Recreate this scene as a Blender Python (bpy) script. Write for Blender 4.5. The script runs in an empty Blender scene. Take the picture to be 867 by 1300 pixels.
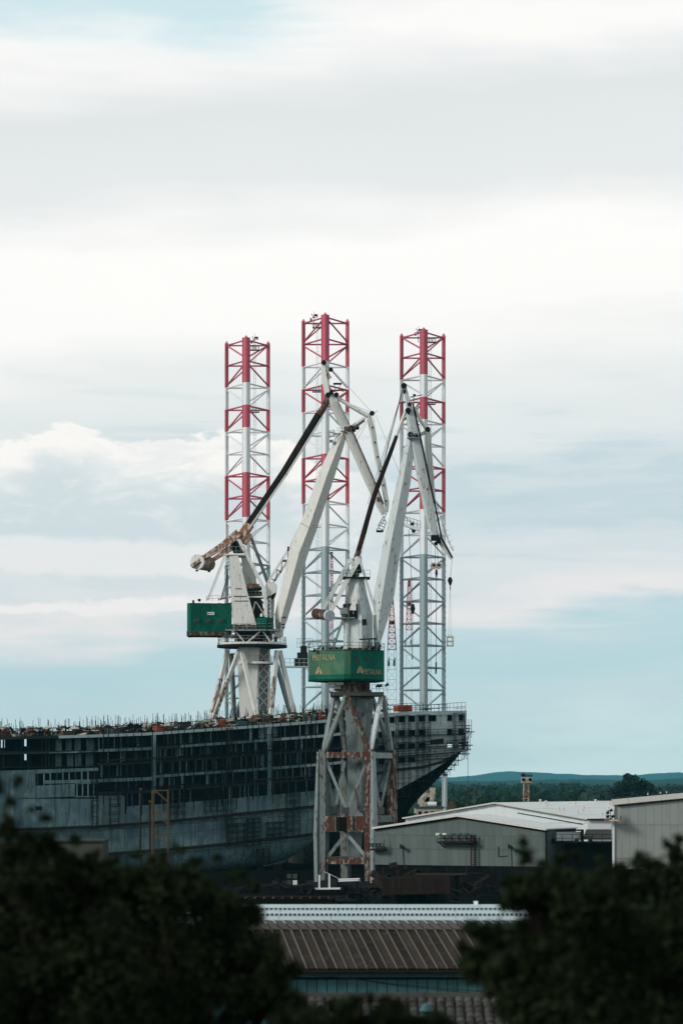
import bpy, math, random
import numpy as np
from mathutils import Vector, Matrix
random.seed(7); rng=np.random.default_rng(7)
SC=bpy.context.scene; COL=SC.collection
R=math.radians
# ---------------------------------------------------------------- camera
F,CX,HOR,H=3500.0,433.5,998.0,15.3      # focal length in photo pixels, centre column, horizon row, eye height
cam=bpy.data.cameras.new('camera'); co=bpy.data.objects.new('camera',cam); COL.objects.link(co)
co.location=(0,0,H); co.rotation_euler=(R(90),0,0)
cam.sensor_fit='HORIZONTAL'; cam.sensor_width=24.0; cam.lens=24.0*F/867.0
cam.shift_y=(HOR-650)/867.0; cam.clip_start=1; cam.clip_end=40000
cam.dof.use_dof=True; cam.dof.focus_distance=440; cam.dof.aperture_fstop=1.25
SC.camera=co
SC.view_settings.view_transform='Standard'; SC.view_settings.look='None'
SC.view_settings.exposure=0.0; SC.view_settings.gamma=1.0
# ---------------------------------------------------------------- sun
SUN_EL,SUN_AZ=R(27),R(240)              # azimuth measured clockwise from +Y; the light comes from the left, behind the camera
sl=bpy.data.lights.new('sun','SUN'); sl.energy=2.2; sl.angle=R(14); sl.color=(1,.95,.88)
so=bpy.data.objects.new('sun',sl); COL.objects.link(so); so.location=(-60,-60,90)
sd=Vector((math.sin(SUN_AZ)*math.cos(SUN_EL),math.cos(SUN_AZ)*math.cos(SUN_EL),math.sin(SUN_EL)))
so.rotation_euler=sd.to_track_quat('Z','Y').to_euler()
# ---------------------------------------------------------------- node helpers
def s2l(c):
    return tuple(((v/255)/12.92 if v/255<=.04045 else ((v/255+.055)/1.055)**2.4) for v in c)
class G:
    def __init__(s,nt): s.nt=nt; s.n=nt.nodes; s.l=nt.links
    def put(s,sock,v):
        if isinstance(v,bpy.types.NodeSocket): s.l.new(v,sock)
        elif isinstance(v,(tuple,list)):
            v=tuple(v)
            if sock.type=='RGBA' and len(v)==3: v=v+(1,)
            sock.default_value=v
        else: sock.default_value=v
    def m(s,op,a,b=0,c=0,clamp=False):
        n=s.n.new('ShaderNodeMath'); n.operation=op; n.use_clamp=clamp
        s.put(n.inputs[0],a); s.put(n.inputs[1],b); s.put(n.inputs[2],c); return n.outputs[0]
    def vm(s,op,a,b=(0,0,0)):
        n=s.n.new('ShaderNodeVectorMath'); n.operation=op; s.put(n.inputs[0],a); s.put(n.inputs[1],b); return n.outputs[0]
    def xyz(s,x,y,z):
        n=s.n.new('ShaderNodeCombineXYZ'); s.put(n.inputs[0],x); s.put(n.inputs[1],y); s.put(n.inputs[2],z); return n.outputs[0]
    def sep(s,v):
        n=s.n.new('ShaderNodeSeparateXYZ'); s.put(n.inputs[0],v); return n.outputs
    def noise(s,v,scale,detail=3,rough=.55,dist=0):
        n=s.n.new('ShaderNodeTexNoise'); s.put(n.inputs['Vector'],v); n.inputs['Scale'].default_value=scale
        n.inputs['Detail'].default_value=detail; n.inputs['Roughness'].default_value=rough; n.inputs['Distortion'].default_value=dist
        return n.outputs['Fac']
    def mix(s,f,a,b,mode='MIX'):
        n=s.n.new('ShaderNodeMix'); n.data_type='RGBA'; n.blend_type=mode
        s.put(n.inputs['Factor'],f); s.put(n.inputs['A'],a); s.put(n.inputs['B'],b); return n.outputs['Result']
    def smooth(s,v,a,b):
        n=s.n.new('ShaderNodeMapRange'); n.interpolation_type='SMOOTHSTEP'; s.put(n.inputs[0],v); s.put(n.inputs[1],a); s.put(n.inputs[2],b)
        return n.outputs[0]
    def ramp(s,v,stops,interp='EASE'):
        n=s.n.new('ShaderNodeValToRGB'); n.color_ramp.interpolation=interp; e=n.color_ramp.elements
        while len(e)<len(stops): e.new(.5)
        for el,(p,c) in zip(e,stops): el.position=p; el.color=tuple(c)+(1,)
        s.put(n.inputs[0],v); return n.outputs[0]
    def curve(s,v,pts):
        n=s.n.new('ShaderNodeFloatCurve'); c=n.mapping.curves[0]
        while len(c.points)<len(pts): c.points.new(.5,.5)
        for p,(a,b) in zip(c.points,pts): p.location=(a,b)
        n.mapping.update(); s.put(n.inputs['Value'],v); return n.outputs[0]
# ---------------------------------------------------------------- sky
W=bpy.data.worlds.new('World'); SC.world=W; W.use_nodes=True
g=G(W.node_tree); g.n.clear()
wo=g.n.new('ShaderNodeOutputWorld'); bg=g.n.new('ShaderNodeBackground'); g.l.new(bg.outputs[0],wo.inputs[0])
tc=g.n.new('ShaderNodeTexCoord').outputs['Generated']
sx,sy,sz=g.sep(tc)
hl=g.m('MAXIMUM',g.m('SQRT',g.m('ADD',g.m('MULTIPLY',sx,sx),g.m('MULTIPLY',sy,sy))),.0001)
ux,uy=g.m('DIVIDE',sx,hl),g.m('DIVIDE',sy,hl)
v=g.m('DIVIDE',sz,hl)                                     # tangent of the elevation
u=g.m('ARCTAN2',sx,sy)                                    # azimuth
P1=g.xyz(g.m('MULTIPLY',ux,9),g.m('MULTIPLY',uy,9),g.m('MULTIPLY',v,34))
P2=g.xyz(g.m('MULTIPLY',ux,60),g.m('MULTIPLY',uy,60),g.m('MULTIPLY',v,110))
P3=g.xyz(g.m('MULTIPLY',ux,14),g.m('MULTIPLY',uy,14),g.m('MULTIPLY',v,130))
nb=g.m('SUBTRACT',g.noise(P1,1,4,.5),.5); nf=g.m('SUBTRACT',g.noise(P2,1,6,.6,.3),.5); ns=g.m('SUBTRACT',g.noise(P3,1,5,.55,.4),.5)
vw=g.m('ADD',v,g.m('ADD',g.m('MULTIPLY',nb,.045),g.m('MULTIPLY',ns,.012)))
vw=g.m('ADD',vw,g.m('MULTIPLY',u,-.06))
def yv(y): return (HOR-y)/F
SK=[(1010,(1.12,1.2,1.14)),(950,(.84,.96,.95)),(900,(.71,.83,.85)),(835,(.57,.76,.80)),(805,(.60,.76,.80)),(772,(.93,.885,.875)),(745,(.79,.82,.84)),
    (650,(.68,.775,.80)),(600,(.68,.77,.80)),(560,(.81,.85,.85)),(470,(.90,.915,.90)),(400,(1.05,1.03,1.0)),(310,(1.06,1.04,1.01)),(235,(.85,.87,.865)),
    (130,(.80,.83,.83)),(75,(.93,.93,.925)),(35,(1.04,1.02,.99)),(-60,(.82,.86,.88)),(-400,(.47,.51,.54)),(-1500,(.26,.30,.33))]
VM=.8
cl=g.ramp(g.m('DIVIDE',g.m('ADD',vw,.02),VM),[((yv(y)+.02)/VM,tuple(q/1.3 for q in c)) for y,c in SK],'LINEAR')
cl=g.mix(1,cl,(1.3,1.3,1.3),'MULTIPLY')
# flat blue-grey bank on the right with a soft billowed upper edge
ncr=g.m('SUBTRACT',g.noise(g.xyz(g.m('MULTIPLY',ux,30),g.m('MULTIPLY',uy,30),g.m('MULTIPLY',v,75)),1,6,.6,.5),.5)
dr_=g.m('SUBTRACT',g.m('ADD',yv(588),g.m('ADD',g.m('MULTIPLY',nf,.008),g.m('MULTIPLY',ncr,.022))),v)
rm=g.m('MULTIPLY',g.m('MULTIPLY',g.smooth(dr_,-.0005,.0035),g.m('SUBTRACT',1,g.smooth(dr_,.012,.034))),g.smooth(u,.015,.05))
cl=g.mix(g.m('MULTIPLY',rm,.95),cl,(.62,.735,.775))
# streaks of brighter and bluer cloud in the lower sky
lowm=g.m('MULTIPLY',g.smooth(v,.05,.065),g.m('SUBTRACT',1,g.smooth(v,.12,.16)))
cl=g.mix(g.m('MULTIPLY',lowm,g.m('MULTIPLY',g.smooth(ns,.0,.16),.32)),cl,(.90,.89,.87))
cl=g.mix(g.m('MULTIPLY',lowm,g.m('MULTIPLY',g.smooth(ns,-.02,-.16),.35)),cl,s2l((190,214,222)))
# thin blue opening high on the left
op=g.m('MULTIPLY',g.smooth(g.m('ADD',v,g.m('MULTIPLY',nb,.05)),.262,.281),g.smooth(g.m('ADD',u,g.m('MULTIPLY',ns,.10)),.01,-.05))
op=g.m('MULTIPLY',op,g.m('SUBTRACT',1,g.smooth(v,.30,.40)))
cl=g.mix(g.m('MULTIPLY',op,.85),cl,s2l((203,231,238)))
# heap cloud low on the left: outline over azimuth, crisp knobbly edge
un=g.m('DIVIDE',g.m('ADD',u,.25),.5)
def ux_(x): return ((x-CX)/F+.25)/.5
top=g.curve(un,[(0,.30),(.2,.36),(ux_(0),.46),(ux_(40),.53),(ux_(70),.575),(ux_(110),.54),(ux_(150),.475),(ux_(200),.475),(ux_(250),.50),(ux_(300),.53),(ux_(380),.44),(ux_(470),.30),(.75,.10),(1,.1)])
nc=g.m('SUBTRACT',g.noise(g.xyz(g.m('MULTIPLY',ux,26),g.m('MULTIPLY',uy,26),g.m('MULTIPLY',v,60)),1,5,.6,.6),.5)
d=g.m('SUBTRACT',g.m('ADD',g.m('ADD',g.m('MULTIPLY',top,.08),.087),g.m('ADD',g.m('MULTIPLY',nf,.023),g.m('MULTIPLY',nc,.013))),v)
hm=g.m('MULTIPLY',g.smooth(d,-.0004,.0022),g.m('SUBTRACT',1,g.smooth(d,.022,.066)))
hm=g.m('MULTIPLY',hm,g.m('SUBTRACT',1,g.smooth(u,-.01,.04)))
hc=g.mix(g.smooth(g.m('ADD',d,g.m('MULTIPLY',nc,.05)),.0,.026),(1.05,1.01,.97),(.70,.775,.80))
hc=g.mix(g.m('MULTIPLY',g.smooth(g.m('ADD',nc,g.m('MULTIPLY',nf,.5)),.02,.2),.7),hc,(.96,.94,.92))
cl=g.mix(hm,cl,hc)
# long cream streaks low on the left and a paler sheet over them
wv=g.m('ADD',v,g.m('ADD',g.m('MULTIPLY',nb,.016),g.m('ADD',g.m('MULTIPLY',nc,.012),g.m('MULTIPLY',nf,.008))))
def band(lo,hi,soft): return g.m('MULTIPLY',g.smooth(wv,lo-soft,lo),g.m('SUBTRACT',1,g.smooth(wv,hi,hi+soft)))
lft=g.m('SUBTRACT',1,g.smooth(g.m('ADD',u,g.m('MULTIPLY',nb,.06)),-.05,.02))
cl=g.mix(g.m('MULTIPLY',g.m('MULTIPLY',band(.079,.086,.005),lft),.75),cl,(.95,.92,.90))
cl=g.mix(g.m('MULTIPLY',g.m('MULTIPLY',band(.0625,.0645,.002),lft),.9),cl,(1.0,.955,.93))
nish=g.n.new('ShaderNodeTexSky'); nish.sky_type='NISHITA'; nish.sun_disc=False; nish.sun_elevation=SUN_EL; nish.sun_rotation=SUN_AZ
nk=g.mix(1,nish.outputs[0],(.1,.1,.1),'MULTIPLY')
cov=g.m('ADD',.98,g.m('MULTIPLY',nb,.04))
sky=g.mix(cov,nk,cl)
below=g.smooth(v,-.004,-.06)
sky=g.mix(below,sky,s2l((120,138,142)))
g.put(bg.inputs['Color'],sky); bg.inputs['Strength'].default_value=1.0
W.cycles.sampling_method='MANUAL'; W.cycles.sample_map_resolution=512
# ---------------------------------------------------------------- materials
RUST=(.20,.075,.032)
def mat(name,col,rough=.65,rust=0.0,rustcol=RUST,var=.12,streak=.35,scale=1.0,metal=0.0,grime=(.05,.05,.045),fade=None,bump=0.0):
    m=bpy.data.materials.new(name); m.use_nodes=True; q=G(m.node_tree); b=m.node_tree.nodes['Principled BSDF']
    pos=q.n.new('ShaderNodeNewGeometry').outputs['Position']
    n1=q.noise(pos,.55*scale,4,.6); n2=q.noise(q.vm('MULTIPLY',pos,(2.2*scale,2.2*scale,.16*scale)),1,5,.62)
    oi=q.n.new('ShaderNodeObjectInfo').outputs['Random']
    k=q.m('ADD',1-var,q.m('MULTIPLY',q.m('ADD',n1,oi),var))
    c=q.mix(1,col,q.xyz(k,k,k),'MULTIPLY')
    if fade: c=q.mix(q.m('MULTIPLY',q.smooth(q.noise(q.vm('MULTIPLY',pos,(1,1,.6)),.42*scale,4,.65,.5),.44,.64),fade[3]),c,fade[:3])
    if streak: c=q.mix(q.m('MULTIPLY',q.smooth(n2,.52 if streak<.65 else .48,.72 if streak<.65 else .64),streak),c,grime)
    if rust:
        n3=q.noise(q.vm('MULTIPLY',pos,(1,1,.5)),2.3*scale,6,.68,.4)
        f=q.smooth(q.m('ADD',q.m('MULTIPLY',n3,.65),q.m('MULTIPLY',n2,.35)),.70-.36*rust,.78-.36*rust)
        rc=q.mix(q.noise(pos,6*scale,3),rustcol,tuple(x*.4 for x in rustcol)); c=q.mix(f,c,rc)
        q.put(b.inputs['Roughness'],q.m('ADD',rough,q.m('MULTIPLY',f,.25),clamp=True))
    else: b.inputs['Roughness'].default_value=rough
    q.put(b.inputs['Base Color'],c); b.inputs['Metallic'].default_value=metal
    b.inputs['Specular IOR Level'].default_value=.02 if max(col)<.13 else .2
    if bump:
        bn=q.n.new('ShaderNodeBump'); bn.inputs['Strength'].default_value=bump; bn.inputs['Distance'].default_value=.05
        q.put(bn.inputs['Height'],q.noise(pos,3*scale,4)); q.put(b.inputs['Normal'],bn.outputs[0])
    return m
def leafmat(name,c1,c2):
    m=bpy.data.materials.new(name); m.use_nodes=True; q=G(m.node_tree); b=m.node_tree.nodes['Principled BSDF']
    pos=q.n.new('ShaderNodeNewGeometry').outputs['Position']; rp=q.n.new('ShaderNodeNewGeometry').outputs['Random Per Island']
    oi=q.n.new('ShaderNodeObjectInfo').outputs['Random']
    f=q.m('ADD',q.m('MULTIPLY',rp,.6),q.m('ADD',q.m('MULTIPLY',q.noise(pos,.5,2),.35),q.m('MULTIPLY',oi,.25)),clamp=True)
    q.put(b.inputs['Base Color'],q.mix(f,c1,c2)); b.inputs['Roughness'].default_value=.6; b.inputs['Specular IOR Level'].default_value=.03
    return m
M=dict(
 red=mat('red_paint',(.58,.125,.165),.5,0,var=.12,streak=.15,grime=(.3,.14,.14)), twhite=mat('tower_white_paint',(.88,.91,.92),.5,0,var=.04,streak=.04),
 tgrey=mat('tower_grey_paint',(.37,.46,.48),.55,.14,var=.1,streak=.25,grime=(.22,.24,.24)),
 cwhite=mat('crane_white_paint',(.74,.745,.70),.55,.36,rustcol=(.34,.20,.12),var=.10,streak=.28,grime=(.28,.25,.20)),
 cgrey=mat('crane_grey_paint',(.23,.28,.275),.6,.46,rustcol=(.13,.06,.034),var=.14,streak=.5,grime=(.06,.06,.05)),
 cblue=mat('crane_pale_blue_paint',(.60,.66,.66),.55,.40,rustcol=(.28,.14,.08),var=.12,streak=.35,grime=(.20,.18,.14)),
 lgrey=mat('portal_grey_paint',(.13,.165,.16),.6,.52,rustcol=(.10,.045,.027),var=.18,streak=.55,grime=(.028,.028,.025)),
 rusty=mat('rusty_steel',(.22,.235,.22),.75,.78,rustcol=(.11,.045,.026),var=.2,streak=.5,grime=(.06,.05,.04)), orange=mat('orange_rusty_steel',(.60,.55,.47),.7,.72,rustcol=(.40,.18,.095),var=.2,streak=.35,grime=(.25,.14,.09)),
 tie=mat('shadow_side_stay_steel',(.016,.013,.012),.8,.5,rustcol=(.075,.03,.02),var=.2,streak=.3,scale=.5),  # near-black base puts the stays' shadow side into the colour, rust over it
 dark=mat('dark_steel',(.016,.017,.017),.7,0,var=.3,streak=0), brown=mat('brown_steel',(.024,.017,.014),.8,.3,rustcol=(.045,.022,.015),var=.35),
 green=mat('green_paint',(.006,.100,.062),.5,.27,rustcol=(.07,.07,.045),var=.25,streak=.55,grime=(.02,.05,.04),fade=(.02,.15,.10,.6)),
 palegreen=mat('faded_green_paint',(.030,.135,.078),.55,.40,rustcol=(.22,.17,.08),var=.25,streak=.6,grime=(.12,.14,.07),fade=(.10,.20,.11,.7)),
 cream=mat('cream_lettering',(.38,.31,.16),.7,.36,rustcol=(.06,.13,.07),var=.25,streak=.6,grime=(.05,.12,.07)), white=mat('white_paint',(.80,.82,.82),.5,0,var=.06,streak=.1),
 hull=mat('hull_blue_grey_primer',(.085,.150,.163),.6,.26,rustcol=(.045,.028,.02),var=.34,streak=.66,grime=(.025,.042,.046),fade=(.20,.29,.30,.55)),
 hullpale=mat('pale_hull_paint',(.36,.43,.435),.6,.32,rustcol=(.09,.055,.04),var=.2,streak=.6,grime=(.08,.09,.09),fade=(.20,.25,.25,.5)),
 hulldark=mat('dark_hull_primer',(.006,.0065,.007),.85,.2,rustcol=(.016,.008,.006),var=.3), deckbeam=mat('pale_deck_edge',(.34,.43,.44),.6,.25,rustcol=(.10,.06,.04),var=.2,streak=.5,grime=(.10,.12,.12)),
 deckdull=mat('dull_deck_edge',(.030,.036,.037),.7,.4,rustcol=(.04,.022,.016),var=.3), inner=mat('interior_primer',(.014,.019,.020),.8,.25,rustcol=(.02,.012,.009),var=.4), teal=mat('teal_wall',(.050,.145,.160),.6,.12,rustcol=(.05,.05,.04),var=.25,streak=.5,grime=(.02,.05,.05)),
 shed=mat('grey_green_cladding',(.108,.142,.134),.55,.15,rustcol=(.08,.08,.065),var=.18,streak=.5,grime=(.055,.07,.065)), shedb=mat('beige_grey_cladding',(.31,.335,.31),.55,.2,rustcol=(.21,.165,.12),var=.14,streak=.45,grime=(.17,.165,.14)),
 shedw=mat('pale_cladding',(.74,.81,.82),.5,0,var=.04,streak=.10,grime=(.5,.53,.53)), roof=mat('pale_metal_roof',(.78,.80,.79),.45,0,var=.05,streak=.1,grime=(.5,.5,.48)), trim=mat('off_white_trim',(.66,.64,.59),.5,.12,var=.08,streak=.2),
 broof=mat('brown_ribbed_roof',(.052,.038,.030),.6,.34,rustcol=(.075,.062,.05),var=.8,streak=.55,grime=(.09,.088,.08)), brib=mat('brown_roof_rib',(.105,.100,.085),.55,0,var=.3,streak=.45,grime=(.05,.045,.04)),
 wsheet=mat('white_corrugated_sheet',(.56,.68,.70),.5,0,var=.06,streak=.15,grime=(.30,.36,.36)), tile=mat('weathered_clay_tile',(.085,.082,.076),.85,0,var=.8,streak=.6,grime=(.02,.02,.02)),
 conc=mat('pale_concrete',(.075,.075,.064),.85,0,var=.25), yellow=mat('faded_yellow_paint',(.095,.072,.04),.7,.35,var=.2), beige=mat('beige_paint',(.45,.42,.33),.7,.25,var=.2),
 orangep=mat('orange_paint',(.36,.075,.035),.6,.2,var=.25), plank=mat('weathered_plank',(.12,.085,.055),.85,0,var=.6), bluep=mat('blue_paint',(.05,.11,.125),.6,.1,var=.2),
 pink=mat('faded_red_paint',(.50,.20,.215),.6,0,var=.15,streak=.3,grime=(.5,.42,.4)), glass=mat('dull_glass',(.05,.06,.06),.25,0,var=.1,streak=0), rubber=mat('cable_black',(.012,.012,.012),.6,0,streak=0),
 bark=mat('bark',(.014,.012,.010),.9,0,var=.3), leaf=leafmat('dark_leaves',(.004,.0075,.004),(.021,.032,.014)), crust=mat('rust_spotted_paint',(.60,.58,.52),.6,.62,rustcol=(.25,.11,.06),var=.15,streak=.3,grime=(.2,.15,.11)), wood=leafmat('wood_leaves',(.010,.026,.015),(.030,.060,.034)))
# ---------------------------------------------------------------- geometry helpers
def at(x,y,Y): return Vector(((x-CX)*Y/F,Y,H-(y-HOR)*Y/F))
def px(n,Y): return n*Y/F
class MB:
    def __init__(s): s.v=[]; s.f=[]; s.mi=[]; s.k=0
    def add(s,vs,fs):
        o=len(s.v); s.v+= [tuple(p) for p in vs]; s.f+=[tuple(i+o for i in f) for f in fs]; s.mi+=[s.k]*len(fs); return s
    def box(s,c,d,rz=0):
        c=Vector(c); x,y,z=d[0]/2,d[1]/2,d[2]/2; ca,sa=math.cos(rz),math.sin(rz)
        vs=[(c.x+a*ca-b*sa,c.y+a*sa+b*ca,c.z+e) for e in(-z,z) for a,b in((-x,-y),(x,-y),(x,y),(-x,y))]
        return s.add(vs,[(3,2,1,0),(4,5,6,7),(0,1,5,4),(1,2,6,5),(2,3,7,6),(3,0,4,7)])
    def path(s,st,roll=0,cap=True):
        """box section along stations (point, width across, depth); roll turns the section about the axis"""
        n=len(st); secs=[]
        for i,(p,w,d) in enumerate(st):
            t=(Vector(st[min(i+1,n-1)][0])-Vector(st[max(i-1,0)][0])).normalized()
            b=Vector((0,1,0)); b=b-t*b.dot(t)
            if b.length<.2: b=Vector((0,0,1)); b=b-t*b.dot(t)
            b.normalize(); a=t.cross(b)
            a,b=a*math.cos(roll)+b*math.sin(roll),b*math.cos(roll)-a*math.sin(roll)
            p=Vector(p); secs.append([p-a*w/2-b*d/2,p+a*w/2-b*d/2,p+a*w/2+b*d/2,p-a*w/2+b*d/2])
        vs=[q for q4 in secs for q in q4]; fs=[]
        for i in range(n-1):
            for j in range(4): k=(j+1)%4; fs.append((4*i+j,4*i+k,4*i+4+k,4*i+4+j))
        if cap: fs+=[(3,2,1,0),(4*n-4,4*n-3,4*n-2,4*n-1)]
        return s.add(vs,fs)
    def bar(s,p,q,w,d=None,roll=0): d=w if d is None else d; return s.path([(p,w,d),(q,w,d)],roll)
    def tube(s,p,q,r,r2=None,n=6,cap=True):
        p,q=Vector(p),Vector(q); r2=r if r2 is None else r2; t=(q-p).normalized()
        a=t.orthogonal().normalized(); b=t.cross(a); vs=[]
        for c,rr in((p,r),(q,r2)):
            for i in range(n): an=2*math.pi*i/n; vs.append(c+(a*math.cos(an)+b*math.sin(an))*rr)
        fs=[(i,(i+1)%n,n+(i+1)%n,n+i) for i in range(n)]
        if cap: fs+=[tuple(range(n))[::-1],tuple(range(n,2*n))]
        return s.add(vs,fs)
    def line(s,pts,r,n=5):
        for a,b in zip(pts[:-1],pts[1:]): s.tube(a,b,r,n=n)
        return s
    def prism(s,poly,ext):
        e=Vector(ext); n=len(poly); vs=[Vector(p) for p in poly]; vs+=[p+e for p in vs]
        return s.add(vs,[tuple(range(n)),tuple(range(2*n-1,n-1,-1))]+[(i,n+i,n+(i+1)%n,(i+1)%n) for i in range(n)])
    def rail(s,pts,h=1.1,sp=2.0,r=.045,bars=2):
        for a,b in zip(pts[:-1],pts[1:]):
            a,b=Vector(a),Vector(b); L=(b-a).length; k=max(1,round(L/sp))
            for i in range(k+1): p=a.lerp(b,i/k); s.tube(p,p+Vector((0,0,h)),r,n=4,cap=False)
            for j in range(bars): o=Vector((0,0,h*(1-j*.5))); s.tube(a+o,b+o,r,n=4,cap=False)
        return s
    def lattice(s,p,q,w1,w2,nb,r,sides=4,br=None):
        """lattice mast between p and q"""
        p,q=Vector(p),Vector(q); t=(q-p).normalized(); a=Vector((1,0,0)); a=(a-t*a.dot(t)).normalized(); b=t.cross(a); br=br or r*.7
        offs=[(-1,-1),(1,-1),(1,1),(-1,1)] if sides==4 else [(-1,-1),(1,-1),(0,1)]
        def pt(i,k): f=k/nb; w=(w1+(w2-w1)*f)/2; return p.lerp(q,f)+a*offs[i][0]*w+b*offs[i][1]*w
        for i in range(len(offs)):
            s.tube(pt(i,0),pt(i,nb),r,n=5); j=(i+1)%len(offs)
            for k in range(nb):
                s.tube(pt(i,k),pt(j,k+1),br,n=4,cap=False) if (k+i)%2 else s.tube(pt(j,k),pt(i,k+1),br,n=4,cap=False)
                s.tube(pt(i,k),pt(j,k),br,n=4,cap=False)
        return s
UNI={}
def link(name,me,parent=None,loc=(0,0,0),label=None,cat=None,group=None,kind=None):
    o=bpy.data.objects.new(name,me); COL.objects.link(o); o.location=loc
    if parent is not None: o.parent=parent
    tag(o,label,cat,group,kind); return o
def tag(o,label=None,cat=None,group=None,kind=None):
    if label: o['label']=label
    if cat: o['category']=cat
    if group: o['group']=group
    if kind: o['kind']=kind
    return o
def wloc(o):
    l=Vector((0,0,0))
    while o is not None: l=l+o.location; o=o.parent
    return l
def obj(name,mb,mats,parent=None,label=None,cat=None,group=None,kind=None,smooth=False):
    """one mesh object from world-space builder data; origin at its base, or its parent's origin"""
    if not isinstance(mats,(list,tuple)): mats=[mats]
    v=np.array(mb.v,dtype=float)
    if parent is None: o=np.array([(v[:,0].min()+v[:,0].max())/2,(v[:,1].min()+v[:,1].max())/2,v[:,2].min()]); loc=tuple(o)
    else: o=np.array(wloc(parent)); loc=(0,0,0)
    me=bpy.data.meshes.new(name); me.from_pydata((v-o).tolist(),[],mb.f)
    for m_ in mats: me.materials.append(M[m_] if isinstance(m_,str) else m_)
    if len(mats)>1: me.polygons.foreach_set('material_index',mb.mi)
    if smooth: me.polygons.foreach_set('use_smooth',[True]*len(me.polygons))
    me.validate(); 
    return link(name,me,parent,loc,label,cat,group,kind)
def thing(name,loc,label,cat,group=None):
    o=bpy.data.objects.new(name,None); COL.objects.link(o); o.location=loc; o.empty_display_size=.5
    return tag(o,label,cat,group)
def copy_tree(o,loc=None,parent=None,label=None):
    c=o.copy(); COL.objects.link(c)
    if parent is not None: c.parent=parent
    if loc is not None: c.location=loc
    if label: c['label']=label
    for ch in KIDS(o): copy_tree(ch,None,c)
    return c
def KIDS(o): return [x for x in COL.objects if x.parent==o]
def interp(x,pts): return float(np.interp(x,[p[0] for p in pts],[p[1] for p in pts]))
def text(name,s,size,origin,xdir,zdir,m,parent,ext=.02,sx=1):
    cu=bpy.data.curves.new(name,'FONT'); cu.body=s; cu.size=size; cu.extrude=ext; cu.align_x='CENTER'; cu.align_y='CENTER'; cu.resolution_u=2
    t=bpy.data.objects.new(name,cu); COL.objects.link(t); bpy.context.view_layer.update()
    me=bpy.data.meshes.new_from_object(t.evaluated_get(bpy.context.evaluated_depsgraph_get())); bpy.data.objects.remove(t)
    x=Vector(xdir).normalized(); z=Vector(zdir).normalized(); n=x.cross(z)
    w=Vector(origin)-wloc(parent); mx=Matrix(((x.x*sx,z.x,n.x,w.x),(x.y*sx,z.y,n.y,w.y),(x.z*sx,z.z,n.z,w.z),(0,0,0,1)))
    me.transform(mx); me.materials.clear(); me.materials.append(M[m]); me.name=name
    return link(name,me,parent)
# ---------------------------------------------------------------- ground, woods floor, hills
def gz(x,y):
    if y<115: 
        t=max(0,min(1,(115-y)/115)); return 13.6*t*t*(3-2*t)
    if y>640: return 17*(min(1,(y-640)/5200)**1.25)
    return 0.0
ys=[-400,-150,-60,-20,0,10,20,30,40,50,60,70,80,90,100,115,150,250,400,640,700,800,950,1150,1400,1800,2300,3000,4000,5800,9000,20500]
xs=[-20000,-9000,-4000,-2000,-900,-400,-200,-100,-50,-25,0,25,50,100,200,400,900,2000,4000,9000,20000]
mb=MB(); mb.v=[(x,y,gz(x,y)) for y in ys for x in xs]; nx=len(xs)
mb.f=[(j*nx+i,j*nx+i+1,(j+1)*nx+i+1,(j+1)*nx+i) for j in range(len(ys)-1) for i in range(nx-1)]; mb.mi=[0]*len(mb.f)
gm=bpy.data.materials.new('yard_and_grass'); gm.use_nodes=True; q=G(gm.node_tree); b_=gm.node_tree.nodes['Principled BSDF']
pos=q.n.new('ShaderNodeNewGeometry').outputs['Position']; _,py_,_=q.sep(pos)
ny=q.m('ADD',py_,q.m('MULTIPLY',q.noise(pos,.03,3),30))
yard=q.mix(q.noise(pos,.25,5),(.003,.003,.003),(.011,.009,.0075)); grass=q.mix(q.noise(pos,.04,5),(.012,.030,.012),(.035,.055,.022))
f=q.m('MULTIPLY',q.smooth(ny,110,135),q.m('SUBTRACT',1,q.smooth(ny,640,680)))
q.put(b_.inputs['Base Color'],q.mix(f,grass,yard)); b_.inputs['Roughness'].default_value=.95; b_.inputs['Specular IOR Level'].default_value=.0
g_=obj('ground',mb,gm,kind='structure',smooth=True)
# wooded hills: ridge lines with tree-top bumps
def ridge(name,Y,prof,bump,seed,m,back=1500,zb=-5):
    r=np.random.default_rng(seed); W_=Y*1.1; n=900; X=np.linspace(-W_,W_,n); mb=MB(); rows=14
    pxs=X/Y*F+CX; z=np.interp(pxs,[p[0] for p in prof],[p[1] for p in prof]); top=H+(HOR-z)*Y/F
    for s,a in((40,.35),(16,.3)): top+=np.interp(X,np.linspace(-W_,W_,int(2*W_/ (s*6))),r.normal(0,a*bump,int(2*W_/(s*6))))
    for j in range(rows+1):
        t=j/rows; 
        for i in range(n): 
            zz=zb+(top[i]-zb)*math.sin(t*math.pi/2)+ (r.normal(0,bump*.16) if 0<j else 0)
            mb.v.append((X[i]+r.uniform(-1,1)*2,Y-back*(1-t)+r.uniform(-8,8),zz))
    for i in range(n): mb.v.append((X[i],Y+back,zb))
    for j in range(rows+1):
        for i in range(n-1): mb.f.append((j*n+i,j*n+i+1,(j+1)*n+i+1,(j+1)*n+i)); mb.mi.append(0)
    return obj(name,mb,m,kind='structure')
hm_=mat('wooded_slope',(.016,.040,.018),.95,0,var=.5,streak=0,scale=.02)
ridge('hills',17500,[(-4000,985),(-800,987),(0,984),(300,990),(540,990),(565,988),(600,985.5),(625,982),(645,980),(680,981),(720,983),(760,985),(800,984),(830,983),(867,982),(1000,984),(1500,979),(5000,985)],9,3,hm_,2600)
ridge('hills',7500,[(-4000,994),(300,992),(560,993),(640,993),(700,990.5),(760,990),(800,992),(867,988),(1000,990),(5000,992)],5,4,hm_,1800)
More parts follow.
